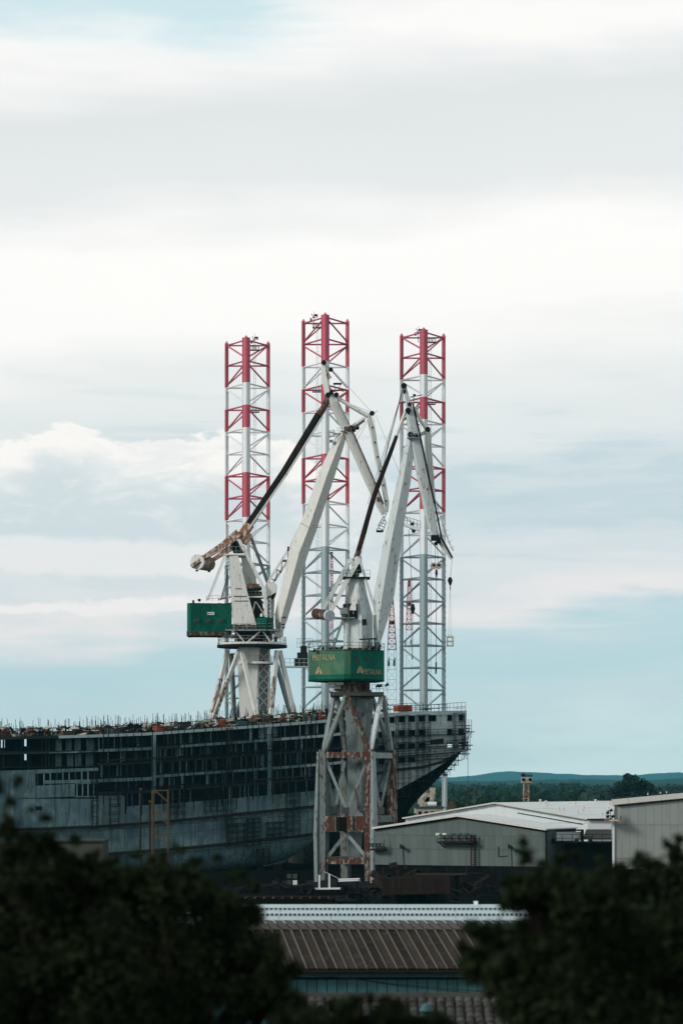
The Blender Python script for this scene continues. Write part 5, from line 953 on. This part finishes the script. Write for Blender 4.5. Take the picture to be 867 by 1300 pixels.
# side extension with pale band, dark opening and rail
def fq(u,z,d,o=0): p=O+e1*u+e2*d; return Vector((p.x,p.y,z))
tE=thing('side_bay',fq(2.5,0,5),'low dark open bay with a pale wall band and handrail, between the two sheds','shed')
build('wall_band','shedw',tE,lambda b:b.prism([at(696,1056.5,352),at(738,1056.5,358),at(738,1068,358),at(696,1068,352)],(0,.2,0)))
build('band_frame','dark',tE,lambda b:(b.bar(at(694.5,1054.5,351.8),at(740,1054.5,358),.22),b.bar(at(739.3,1054,357.8),at(739.3,1070,357.8),.35),b.bar(at(695,1055,351.8),at(695,1071,351.8),.22)))
build('bay_wall','dark',tE,lambda b:b.prism([at(696,1071,356),at(777,1071,356),at(777,1104,356),at(696,1104,356)],(0,.3,0))); build('bay_base','hulldark',tE,lambda b:b.prism([at(690,1104,352),at(777,1104,352),at(777,1152,352),at(690,1152,352)],(0,.3,0)))
build('bay_roof','brown',tE,lambda b:b.prism([at(694,1071,352),at(777,1071,352),at(777,1071,362),at(694,1071,362)],(0,0,.25))); build('railing','dark',tE,lambda b:b.rail([at(701,1069.5,352),at(777,1070,352)],1.0,1.3,.045,2))
for x in(703,732,749): build('bollard','dark',tE,lambda b:b.tube(at(x,1070,351.6),at(x,1065.5,351.6),.3,.22,8))
build('canopy','conc',tE,lambda b:b.prism([at(744,1054.5,364),at(776,1054.5,364),at(776,1066.5,357),at(740,1066.5,357)],(0,0,.12))); build('upper_wall','shedw',tE,lambda b:b.prism([at(746,1041,365),at(776,1041,365),at(776,1055,365),at(746,1055,365)],(0,.3,0)));
build('upper_wall_cap','dark',tE,lambda b:b.bar(at(745,1041,364.7),at(776,1041.5,364.7),.22))
# big pale shed behind
Yb=372; Ob=at(747,1041,Yb); zb2=lambda y,Y:H+(HOR-y)*Y/F
tB=thing('pale_shed',Vector((Ob.x-10,Ob.y+20,0)),'long pale shed with a low-pitched roof dotted with vents, behind the grey-green gable','shed')
wB=(Ob.x-at(515,1039.5,Yb+10).x)/math.cos(TH)
fpB,topB=gable(tB,Vector((Ob.x,Ob.y,0)),wB,52,zb2(1041,Yb),zb2(1020.5,378),3,'shedw','roof',20,[3,zb2(1045,376),40],.50,True,0,msw='shedw')
build('verge_trim','trim',tB,lambda b:b.path([(fpB(-.005,topB(0)+.06,.56),.2,.1),(fpB(.5,topB(.5)+.08,.56),.2,.1),(fpB(1.005,topB(1)+.06,.56),.2,.1)]))
build('ridge_strip','dark',tB,lambda b:b.path([(fpB(.62,topB(.62)-.75,.12),.1,.05),(fpB(.97,topB(.97)-.75,.12),.1,.05)]))
for i in range(22):
    u_=.53+.45*i/22; d_=rng.uniform(2,40); p=fpB(u_,topB(u_)+.15,-d_); build('roof_vent','trim',tB,lambda b:(b.tube(p,p+Vector((0,0,.35)),.14,n=7),b.tube(p+Vector((0,0,.35)),p+Vector((0,0,.5)),.26,.1,7)))
# third roof behind
Oc=at(800,1030,455); tC=thing('white_roofed_shed',Vector((Oc.x-10,Oc.y+10,0)),'distant shed showing only its white roof between the pale shed and the beige one','shed')
wC=(Oc.x-at(690,1028,463).x)/math.cos(TH); fpC,topC=gable(tC,Vector((Oc.x,Oc.y,0)),wC,60,zb2(1031,455),zb2(1021.8,460),2,'shedw','roof',8,[2,40],.45)
for i in range(12): u_=.2+.7*i/12; p=fpC(u_,topC(u_)+.15,-rng.uniform(0,20)); build('roof_vent','trim',tC,lambda b:b.tube(p,p+Vector((0,0,.5)),.22,.12,7))
# lamp gantry and brackets on the gable
def gp(x,y,o=.3):
    # point on the front plane of the gabled shed, o metres out
    r=Vector(((x-CX)/F,1,-(y-HOR)/F)); n=-e2; t=(O-Vector((0,0,H))).dot(n)/r.dot(n); return Vector((0,0,H))+r*t+n*o
build('gantry_floor','brown',tA,lambda b:b.bar(gp(560,1069.5,.7),gp(606,1069.5,.7),.22,1.2)); build('gantry_railing','brown',tA,lambda b:b.rail([gp(560,1069,1.2),gp(606,1069,1.2)],.85,.5,.05,3)); build('gantry_bracket','brown',tA,lambda b:(b.bar(gp(561,1070,.9),gp(564,1076,.1),.15),b.bar(gp(600,1060,.5),gp(600,1101,.5),.15),b.bar(gp(605.5,1060,.5),gp(605.5,1101,.5),.15),*[b.bar(gp(600,y,.5),gp(605.5,y,.5),.08) for y in range(1062,1101,3)]))
for x,m in((559.5,'trim'),(568,'trim'),(578,'dark'),(587,'dark'),(596,'dark')): build('lamp','trim' if m=='trim' else 'bluep',tA,lambda b:(b.box(gp(x,1059.5,.9),(.5,.4,.32),-TH),b.bar(gp(x,1060,.9),gp(x,1064,.9),.08)))
for x in(511,648): build('wall_lamp','dark',tA,lambda b:(b.bar(gp(x-2,1073,.15),gp(x+2,1077,.7),.22),b.box(gp(x+2.5,1076,.8),(.45,.35,.35),-TH),b.bar(gp(x+1,1077,.1),gp(x+2,1101,.1),.06)))
build('side_gantry','brown',tA,lambda b:(b.bar(gp(473,1079,.6),gp(491,1079,.6),.2,1.1),b.rail([gp(473,1078.5,1.1),gp(491,1078.5,1.1)],.75,.5,.05,2),b.bar(gp(491,1066,.8),gp(491,1079,.8),.08)))
for x in(475,480,485): build('lamp','bluep',tA,lambda b:b.box(gp(x,1072.8,.9),(.4,.35,.35),-TH))
build('downpipe','dark',tA,lambda b:(b.bar(gp(633,1075,.1),gp(633,1088,.1),.07),b.bar(gp(633,1088,.1),gp(645,1087,.1),.05)))
# beige shed at the right
Yd=330; zd=lambda y:H+(HOR-y)*Yd/F
D0=at(779,1103,Yd); tD=thing('beige_shed',Vector((D0.x+8,Yd+8,0)),'tall beige-grey panelled shed with a pale verge, cut by the right edge','shed')
def dp_(x,y,o=0): return at(x,y,Yd)-Vector((0,o,0))
def dtop(x): return interp(x,[(778,1023.5),(867,1014.8),(1010,1001)])
xs_=[779+10.2*i for i in range(23)]
for xa,xb in zip(xs_[:-1],xs_[1:]):
    build('panel','shedb',tD,lambda b:b.prism([dp_(xa+.25,1047.6),dp_(xb,1047.6),dp_(xb,dtop(xb)),dp_(xa+.25,dtop(xa))],(0,.1,0))); build('panel','shedb',tD,lambda b:b.prism([dp_(xa+.25,1090,.03),dp_(xb,1090,.03),dp_(xb,1048,.03),dp_(xa+.25,1048,.03)],(0,.1,0))); build('panel','shedb',tD,lambda b:b.prism([dp_(xa+.25,1103),dp_(xb,1103),dp_(xb,1090.5),dp_(xa+.25,1090.5)],(0,.1,0)))
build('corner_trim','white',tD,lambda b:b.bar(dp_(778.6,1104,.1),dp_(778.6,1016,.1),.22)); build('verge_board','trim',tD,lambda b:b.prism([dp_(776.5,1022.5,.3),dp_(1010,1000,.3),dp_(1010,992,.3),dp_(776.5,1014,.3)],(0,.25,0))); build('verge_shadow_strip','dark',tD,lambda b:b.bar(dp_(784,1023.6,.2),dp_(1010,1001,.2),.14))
build('roof','roof',tD,lambda b:b.prism([dp_(776.5,1014,.3),dp_(1010,992,.3),dp_(1010,993.4,.3),dp_(776.5,1015.4,.3)],(7,40,0))); build('side_wall','shedb',tD,lambda b:b.prism([dp_(779,1103,-.2),dp_(779,1017,-.2),dp_(779,1017,-.2)+Vector((7,40,0)),dp_(779,1103,-.2)+Vector((7,40,0))],(.1,0,0))); build('plinth','hulldark',tD,lambda b:b.prism([dp_(779,1104,-.1),dp_(1010,1104,-.1),dp_(1010,1162,-.1),dp_(779,1162,-.1)],(0,.3,0))); build('back_wall','shedb',tD,lambda b:b.prism([dp_(845,1162,-40),dp_(1060,1162,-40),dp_(1060,1003,-40),dp_(845,1018,-40)],(0,.2,0)))
for x in(822,838,846,868): build('roof_stub','trim',tD,lambda b:b.bar(dp_(x,interp(x,[(776,1014),(1010,992)]),.2),dp_(x,interp(x,[(776,1014),(1010,992)])-2.6,.2),.12))
tl=thing('lamp_bracket',at(777,1044,Yd-1),'rusty lamp bracket with floodlights on the left corner of the beige shed','lamp')
build('shelf','orange',tl,lambda b:b.bar(at(768,1042,Yd-1),at(789,1042,Yd-1),.2,1.2)); build('frame','dark',tl,lambda b:(b.rail([at(770,1041.5,Yd-1.4),at(780,1041.5,Yd-1.4)],1.1,.4,.04),b.bar(at(775,1028,Yd-1),at(775,1041,Yd-1),.07),b.bar(at(788,1036,Yd-1),at(788,1042,Yd-1),.1)))
for x,y in((771,1031),(775,1028),(771,1036),(777,1036),(774,1040)): build('floodlight','dark',tl,lambda b:b.path([(at(x,y,Yd-1.2),.42,.4),(at(x+1.6,y+2.6,Yd-1.2),.26,.3)]))
# floodlight mast beyond the sheds
Y=560; t=thing('floodlight_mast',at(668,1030,Y),'rusty lattice mast with a pale lamp box on top, standing above the pale shed roofs','lamp'); bz=at(668,1021,Y); bz.z=0
build('mast','orange',t,lambda b:b.lattice(bz,at(668,994,Y),px(7.5,Y),px(6.4,Y),10,.11)); build('lamp_box','beige',t,lambda b:b.box(at(668.5,990.5,Y),(px(13.5,Y),1.5,px(7,Y))))
for x in(664.5,673): build('lamp_face','dark',t,lambda b:b.tube(at(x,990.2,Y-.95),at(x,990.2,Y-.74),.36,n=14))
build('top_lamps','dark',t,lambda b:(b.tube(at(664,984.5,Y-.5),at(665,984.5,Y+.4),.42,.3,10),b.rail([at(666,987,Y),at(676,987,Y)],.65,.4,.05,3),*[b.box(at(x,985.5,Y),(.3,.3,.35)) for x in(668,671,674)]))
# pieces in the yard below the stern
Y=600
t=thing('grey_pole',at(564,1020,Y),'plain grey post under the stern overhang, before the wood','post'); bz=at(565,1018,Y); bz.z=0; build('shaft','tgrey',t,lambda b:b.tube(bz,at(565.5,985,Y),.5,.42,10)); build('cap','dark',t,lambda b:b.tube(at(565.5,985,Y),at(565.5,983,Y),.55,.5,10))
t=thing('beige_workshop',at(555,1040,Y),'small beige workshop under the stern with a grey tank on its roof','building'); build('wall','beige',t,lambda b:(b.prism([at(527,1026,Y),at(574,1026,Y),at(574,1100,Y),at(527,1100,Y)],(0,8,0)))); build('roof','conc',t,lambda b:b.prism([at(526,1026,Y-.4),at(575,1026,Y-.4),at(575,1024.6,Y-.4),at(526,1024.6,Y-.4)],(0,9,0)))
build('tank','shedw',t,lambda b:b.tube(at(543,1021.5,Y+1),at(554,1021.5,Y+1),.55,n=16)); build('roof_hut','beige',t,lambda b:(b.box(at(544,1013,Y+3),(2.2,2,1.9)),b.box(at(549,1008,Y+3),(1.2,1.4,2.6)),b.box(at(538,1017,Y+3),(2.5,2,1.6)))); build('pipework','orange',t,lambda b:b.line([at(536,1024,Y+1),at(541,1012,Y+1),at(548,1003,Y+1),at(548,1020,Y+1)],.14))
for x in(533,541,549,557,565): build('window','dark',t,lambda b:b.box(at(x,1033,Y),(.7,.16,.9)))
t=thing('derrick_frame',at(576,1036,Y-2),'yellowish splayed steel frame just right of the stern workshop','frame'); 
for x0,x1 in((566,572),(571,573),(576,574),(581,575)): build('leg','yellow',t,lambda b:b.bar(at(x0,1040,Y-2),at(x1,1017,Y-2),.24))
build('cross_bar','yellow',t,lambda b:(b.bar(at(568.5,1031,Y-2),at(579,1031,Y-2),.18),b.bar(at(571,1023,Y-2),at(577,1023,Y-2),.16)))
t=thing('far_pole',at(602,1015,900),'thin pale pole standing in the wood beyond the shed roofs','pole'); build('shaft','conc',t,lambda b:b.tube(at(602,1025,900),at(602,998,900),.22,.15,6)); build('crossarm','conc',t,lambda b:b.bar(at(600.5,1000,900),at(603.5,1000,900),.2))
t=thing('quay_shed',at(430,1050,580),'long low dark shed seen under the hull and between the portal crane legs','shed'); Y=580
for i in range(16): xa=250+17.4*i; build('panel','hulldark',t,lambda b:b.prism([at(xa+.2,1036+rng.uniform(-1,1),Y),at(xa+17.2,1036,Y),at(xa+17.2,1092,Y),at(xa+.2,1092,Y)],(0,.2,0)))
build('roof','hulldark',t,lambda b:b.prism([at(249,1035,Y-.4),at(529,1035,Y-.4),at(529,1033.6,Y-.4),at(249,1033.6,Y-.4)],(0,9,0)))
# yard in front of the sheds: rusty container, scrap, rails
Y=345
t=thing('rusty_container',at(527,1137,Y),'long brown rusty container lying in the dark yard below the gabled shed','container'); a,c=at(485,1137,Y),at(571,1135,Y)
for i in range(10): p,q_=a.lerp(c,i/10+.003),a.lerp(c,(i+1)/10); zt_=zr(1116,Y); build('panel','brown',t,lambda b:b.prism([p,q_,Vector((q_.x,q_.y,zt_)),Vector((p.x,p.y,zt_))],(0,.1+.04*(i%2),0)))
build('roof','brown',t,lambda b:b.prism([Vector((a.x,a.y-.05,zr(1116,Y))),Vector((c.x,c.y-.05,zr(1116,Y))),Vector((c.x,c.y-.05,zr(1115,Y))),Vector((a.x,a.y-.05,zr(1115,Y)))],(0,2.6,0))); build('end_wall','brown',t,lambda b:(b.box(a+Vector((.05,1.4,1.05)),(.1,2.5,2.0)),b.box(c+Vector((-.05,1.4,1.0)),(.1,2.5,2.0))))
def heap(x0,x1,yt,Y,label,m,n,name='scrap_heap'):
    bc=at((x0+x1)/2,1140,Y); bc.z=0; t=thing(name,bc,label,'scrap'); zt_=H+(HOR-yt)*Y/F; wX=px(x1-x0,Y)
    for i in range(n):
        f=rng.uniform(-.5,.5); hz=zt_*(1-abs(f)*.9)*rng.uniform(.25,1); L=rng.uniform(.8,2.8); mb=MB(); c=bc+Vector((f*wX,rng.uniform(-2,2),hz)); d_=Vector((rng.uniform(-1,1),rng.uniform(-.6,.6),rng.uniform(-.5,.5))).normalized()*L/2
        mb.bar(c-d_,c+d_,rng.uniform(.15,.9),rng.uniform(.06,.3),rng.uniform(0,3)); obj('steel_scrap',mb,m if rng.random()<.75 else 'dark',t)
    mb=MB(); N=14; mb.v=[tuple(bc+Vector((wX*.5*math.cos(k*2*math.pi/N)*(1-r_),3*math.sin(k*2*math.pi/N)*(1-r_),zt_*.8*r_**.7+rng.uniform(-.1,.1)*(r_>0)))) for r_ in(0,.35,.7) for k in range(N)]+[tuple(bc+Vector((0,0,zt_*.82)))]
    mb.f=[(r_*N+k,r_*N+(k+1)%N,(r_+1)*N+(k+1)%N,(r_+1)*N+k) for r_ in(0,1) for k in range(N)]+[(2*N+k,2*N+(k+1)%N,3*N) for k in range(N)]; mb.mi=[0]*len(mb.f); obj('mound',mb,'hulldark',t)
heap(470,530,1097,352,'brown scrap heap against the foot of the gabled shed, beside the portal crane','brown',34); heap(505,548,1098,350,'small pointed scrap heap right of the larger one by the gabled shed','brown',20); heap(575,650,1113,346,'long low scrap heap in the yard right of the rusty container','brown',30); heap(300,400,1118,385,'dark low scrap heap under the bilge left of the portal crane','dark',34); heap(430,480,1136,330,'low scrap heap in front of the portal crane base','dark',20)
t=thing('steel_plate_stack',at(560,1112,348),'stack of long rusty plates behind the container','steel')
for i in range(5): build('plate','brown' if i!=3 else 'conc',t,lambda b:b.box(at(535+i*8,1113.5-i*1.1,348+i*.3),(9.5-rng.uniform(0,3),1.6,.1)))
build('support','dark',t,lambda b:[b.box(at(x,1130,349.3),(.5,1.2,3.6)) for x in(500,540,580,610)])
t=thing('pipe_stack',at(444,1119,375),'short stack of white pipes beside the portal crane base','pipes')
for i in range(5): build('pipe','white',t,lambda b:b.tube(at(430+rng.uniform(-1,2),1119.5-(i%2)*2.4+i*.1,375+i*.3),at(457+rng.uniform(-2,2),1118.5-(i%2)*2.2+i*.1,375+i*.3),.11,n=8))
build('support','dark',t,lambda b:[b.box(at(x,1126,376),(.3,1.2,1.3)) for x in(434,453)])
t=thing('guard_barrier',at(415,1129,386),'white painted rail and post frame at the foot of the portal crane','frame')
for x,y0 in((405.3,1111.5),(418,1110.5)): build('post','white',t,lambda b:b.bar(at(x,y0,386),at(x,1128,386),.26))
build('rail','white',t,lambda b:b.bar(at(397,1129,386),at(432,1128.5,386),.25,.5)); build('lever','tgrey',t,lambda b:(b.bar(at(411,1107,386),at(420,1111,386),.12),b.bar(at(420,1111,386),at(430,1116,386),.1)))
t=thing('yard_hut',at(371,1126,420),'small dark hut with four pale window panes under the bilge','hut'); build('wall','hulldark',t,lambda b:b.box(at(371,1117,421),(2.8,2,2.6))); 
for x in(367,374.5):
    for y in(1113,1121): o=build('window','dark',t,lambda b:b.box(at(x,y,419.95),(.78,.1,.8))); build('pane','conc' if (x,y)!=(374.5,1121) else 'shedw',o,lambda b:b.box(at(x,y,419.88),(.66,.06,.68)))
t=thing('rail_track',at(330,1140,362),'pair of crane rails running along the dark yard','rails')
for o in(0,3): build('rail','brown',t,lambda b:b.bar(at(300,1140,362)+Vector((0,o,.1)),at(640,1140,362)+Vector((0,o,.1)),.12,.14))
for i in range(30): build('sleeper','plank',t,lambda b:b.box(at(300+i*11.7,1140,362)+Vector((0,1.5,-.02)),(.26,4.2,.16)))
# yellow frame tower and concrete block at the left
Y=440; t=thing('yellow_frame_tower',at(203,1100,Y),'faded yellow braced steel frame standing before the ship at the left','frame'); zz=lambda y:H+(HOR-y)*Y/F
for x,y0,d in((193.3,1003,0),(213,1003,0),(195.5,1003,2.2),(213.6,1004,2.2)): build('post','yellow',t,lambda b:b.bar(at(x,y0,Y+d),at(x,1119,Y+d),.22))
for k in range(4): y0=1004+28*k; build('brace','yellow',t,lambda b:b.bar(at(197 if k<3 else 193,y0,Y),at(212.5,y0+14,Y),.2)); build('cross_bar','yellow',t,lambda b:b.bar(at(193,y0,Y),at(213,y0,Y),.18))
for x,y0,lb in((178.5,1002,'thin brown post just left of the yellow frame, the farther from it'),(190.5,1018,'thin brown post touching the left side of the yellow frame')): tp=thing('brown_post',at(x,1119,Y+1),lb,'post'); build('shaft','brown',tp,lambda b:b.bar(at(x,y0,Y+1),at(x,1119,Y+1),.28)); build('cap','yellow',tp,lambda b:b.box(at(x,y0,Y+1),(.4,.4,.3)))
Y=235; t=thing('concrete_hut',at(105,1120,Y),'pale concrete block building half hidden by the left tree, below the ship','building'); build('wall','conc',t,lambda b:b.prism([at(62,1069,Y),at(130.5,1069,Y),at(130.5,1230,Y),at(62,1230,Y)],(0,6,0))); build('roof_slab','conc',t,lambda b:b.prism([at(60,1069,Y-.2),at(132,1069,Y-.2),at(132,1067,Y-.2),at(60,1067,Y-.2)],(0,6.4,0))); build('door','dark',t,lambda b:b.box(at(115,1100,Y),(1.0,.14,2.1)))
# ---------------------------------------------------------------- ribbed brown roof, white corrugated roof, teal wall
t=thing('brown_roofed_building',at(480,1260,124),'building with brown ribbed roof over teal panelled wall, in the gap between trees','building')
ye,ym,yr=1231.0,1182.5,1173.5; Ye,Ym,Yr2=120,126,127.7; XL,XRr=262,742; pitch=12.75
sk=-.80/6.0
def rp(x,f,dz=0):   # f 0 eave .. 1 bend .. 2 ridge, skewed with the ribs
    X=(x-CX)*Ye/F
    if f<=1: Yq=Ye+(Ym-Ye)*f; z=(H+(HOR-ye)*Ye/F)*(1-f)+(H+(HOR-ym)*Ym/F)*f
    else: g_=f-1; Yq=Ym+(Yr2-Ym)*g_; z=(H+(HOR-ym)*Ym/F)*(1-g_)+(H+(HOR-yr)*Yr2/F)*g_
    return Vector((X+sk*(Yq-Ye),Yq,z+dz))
x=XL
while x<XRr:
    dz=rng.uniform(0,.012); build('roof_panel','broof',t,lambda b:b.prism([rp(x+.3,0,dz),rp(x+pitch,0,dz),rp(x+pitch,1,dz),rp(x+.3,1,dz)],(0,0,.03)))
    build('rib','brib',t,lambda b:b.path([(rp(x,-.012,.05),.075,.09),(rp(x,.55+rng.uniform(-.2,.2),.05),.08,.09),(rp(x,1,.05),.075,.09)]))
    build('ridge_cap','brib',t,lambda b:b.prism([rp(x+.6,.985,.10),rp(x+pitch-1,.985,.07),rp(x+pitch-1-5,2,.11),rp(x+.6-5,2,.14)],(0,0,.035)))
    x+=pitch
build('under_eave','dark',t,lambda b:b.prism([rp(XL,0,-.08),rp(XRr,0,-.08),rp(XRr,2,-.1),rp(XL,2,-.1)],(0,0,.04))); build('gutter','brown',t,lambda b:b.bar(rp(XL,-.02,-.06),rp(XRr,-.02,-.06),.10,.10))
build('fascia','teal',t,lambda b:b.prism([at(x,y,120.5) for x,y in((XL,1241.5),(XRr,1241.5),(XRr,1233.5),(XL,1233.5))],(0,.1,0))); build('fascia_gap','dark',t,lambda b:b.prism([at(x,y,120.8) for x,y in((XL,1245),(XRr,1245),(XRr,1241),(XL,1241))],(0,.1,0)))
x=XL
while x<XRr: build('wall_panel','teal',t,lambda b:b.prism([at(x+.5,1330,120.65+rng.uniform(0,.02)),at(x+12.2,1330,120.65),at(x+12.2,1244.6,120.65),at(x+.5,1244.6,120.65)],(0,.1,0))); x+=12.75
build('wall_core','dark',t,lambda b:b.prism([at(XL,1500,120.9),at(XRr,1500,120.9),at(XRr,1243,120.9),at(XL,1243,120.9)],(0,6,0)))
t2=thing('white_roofed_building',at(480,1400,138),'long roof of overlapping white corrugated sheets just behind the brown ribbed roof','building')
def sheets(y0,y1,Ya,run,gap):
    za,zb_=H+(HOR-y0)*Ya/F,H+(HOR-y1)*(Ya+run)/F; x=262-rng.uniform(0,60)
    while x<745:
        e=x+rng.uniform(62,98); build('roof_sheet','wsheet',t2,lambda b:b.prism([Vector(((x+.5-CX)*Ya/F,Ya,za)),Vector(((e-CX)*Ya/F,Ya,za)),Vector(((e-CX)*Ya/F,Ya+run,zb_)),Vector(((x+.5-CX)*Ya/F,Ya+run,zb_))],(0,0,.02))); x=e
    build('sheet_edge','wsheet',t2,lambda b:b.box((px(480-CX,Ya),Ya-.012,za+.008),(px(486,Ya),.02,.05)))
    if gap:
        k=0; X=(262-CX)*Ya/F; 
        for X in np.arange((262-CX)*Ya/F,(745-CX)*Ya/F,.215): build('corrugation','wsheet',t2,lambda b:b.prism([(X-.035,Ya+.01,za),(X-.05+.0,Ya+.01,za-.115),(X+.065,Ya+.01,za-.115),(X+.035,Ya+.01,za)],(0,run*.9,0))) 
        build('void','dark',t2,lambda b:b.box((px(480-CX,Ya),Ya+.5,za-.06),(px(486,Ya),.03,.12)))
sheets(1172.6,1169.6,128.6,.9,False); sheets(1168.4,1164,129.6,1.35,False); sheets(1160,1156.4,131,1.4,True); sheets(1153,1149.2,132.5,1.5,True)
build('eave_wall','dark',t2,lambda b:b.prism([at(262,1500,129.4),at(745,1500,129.4),at(745,1173,129.4),at(262,1173,129.4)],(0,.2,0))); build('body','hulldark',t2,lambda b:b.prism([at(262,1500,131.2),at(745,1500,131.2),at(745,1164,131.2),at(262,1164,131.2)],(0,3,0)))
build('ridge_flange','wsheet',t2,lambda b:b.box((px(480-CX,134),134.05,H+(HOR-1149.6)*134/F),(px(486,134),.2,.05))); build('ridge_fitting','white',t2,lambda b:b.box(at(604,1147.5,133.9),(.2,.2,.22)))
for pts,lb in(([(446,1243,112),(500,1250,112),(578,1257,112)],'upper of two thin black cables crossing the teal wall'),([(452,1244,112.3),(510,1253,112.3),(584,1260,112.3)],'lower of two thin black cables crossing the teal wall')):
    mb=MB(); mb.line([at(*p) for p in[(pts[0][0]-140,pts[0][1]-13,pts[0][2])]+pts+[(pts[2][0]+170,pts[2][1]+12,pts[2][2])]],.02,4); obj('overhead_cable',mb,'rubber',None,lb,'cable')
# ---------------------------------------------------------------- clay-tiled roof at the bottom
t=thing('tiled_house',at(520,1400,66),'house with a weathered clay barrel-tile roof at the bottom edge of the picture','house')
Yt=70.5; zt_=H+(HOR-1270)*Yt/F; x0,x1=at(378,1260,Yt).x,at(668,1260,Yt).x; sl_=math.tan(R(15)); wt=.235; lt=.36
def tmesh():
    b=MB(); n=6; vs=[]
    for (yy,r_) in((0,.105),(-.43,.122)):
        for i in range(n+1): a=math.pi*i/n; vs.append((r_*math.cos(a),yy,r_*.95*math.sin(a)))
        for i in range(n+1): a=math.pi*i/n; vs.append(((r_-.016)*math.cos(a),yy,(r_-.016)*.95*math.sin(a)))
    m_=n+1; fs=[(i,i+1,2*m_+i+1,2*m_+i) for i in range(n)]+[(2*m_+i,2*m_+i+1,3*m_+i+1,3*m_+i) for i in range(n)]; b.add(vs,fs); me=bpy.data.meshes.new('roof_tile'); me.from_pydata(b.v,[],b.f); me.materials.append(M['tile']); return me
tm=tmesh(); W0=wloc(t); nc=int((x1-x0)/wt); cnt=0; rest=MB()
for c in range(nc):
    for r_ in range(9):
        o=bpy.data.objects.new('roof_tile',tm); COL.objects.link(o); o.parent=t; o.rotation_euler=(math.atan(sl_)+R(-2.2),0,rng.normal(0,.02)); o.location=Vector((x0+wt*(c+.5)+rng.normal(0,.008),Yt-lt*r_+rng.normal(0,.012),zt_-lt*r_*sl_+rng.normal(0,.008)))-W0; cnt+=1
mb=MB(); mb.prism([(x0-.1,Yt+.1,zt_-.01),(x1+.1,Yt+.1,zt_-.01),(x1+.1,Yt-5,zt_-.01-5.1*sl_),(x0-.1,Yt-5,zt_-.01-5.1*sl_)],(0,0,-.06)); obj('roof_bed',mb,'dark',t); mb=MB(); mb.prism([(x0,Yt,zt_-.05),(x1,Yt,zt_-.05),(x1,Yt-4.6,zt_-1.4),(x0,Yt-4.6,zt_-1.4)],(0,0,-1)); mb.box(((x0+x1)/2,Yt-2.2,(zt_-1.5)/2+.5),(x1-x0-.3,4.2,zt_-2.2)); obj('wall',mb,'conc',t)
mb=MB(); 
for c in range(int((x1-x0)/.4)): mb.tube((x0+.4*c,Yt+.05,zt_+.06),(x0+.4*c+.43,Yt+.05,zt_+.06),.13,.115,8)
obj('ridge_tiles',mb,'tile',t,kind='stuff')
tv=thing('roof_vent',at(541,1290,69.3),'small pale turquoise vent cowl standing on the clay tiles','vent'); mb=MB(); c=at(541,1283,69.3); 
for i in range(6): a=i*math.pi/3; mb.bar(c+Vector((.13*math.cos(a),.13*math.sin(a),-.22)),c+Vector((.13*math.cos(a),.13*math.sin(a),-.02)),.04)
obj('cage',mb,'bluep',tv); mb=MB(); mb.tube(c+Vector((0,0,-.02)),c+Vector((0,0,.12)),.19,.11,12); mb.tube(c+Vector((0,0,.12)),c+Vector((0,0,.17)),.11,.03,12); obj('cowl',mb,'teal',tv)
# ---------------------------------------------------------------- thin air
hz=bpy.data.materials.new('thin_air'); hz.use_nodes=True; hz.node_tree.nodes.clear(); on=hz.node_tree.nodes.new('ShaderNodeOutputMaterial'); pv=hz.node_tree.nodes.new('ShaderNodeVolumePrincipled'); pv.inputs['Color'].default_value=(.20,.80,1.0,1); pv.inputs['Density'].default_value=.00004; pv.inputs['Anisotropy'].default_value=0; hz.node_tree.links.new(pv.outputs[0],on.inputs['Volume'])
mb=MB(); mb.box((0,10000,140),(42000,21500,300)); ho=obj('haze',mb,hz,kind='stuff')
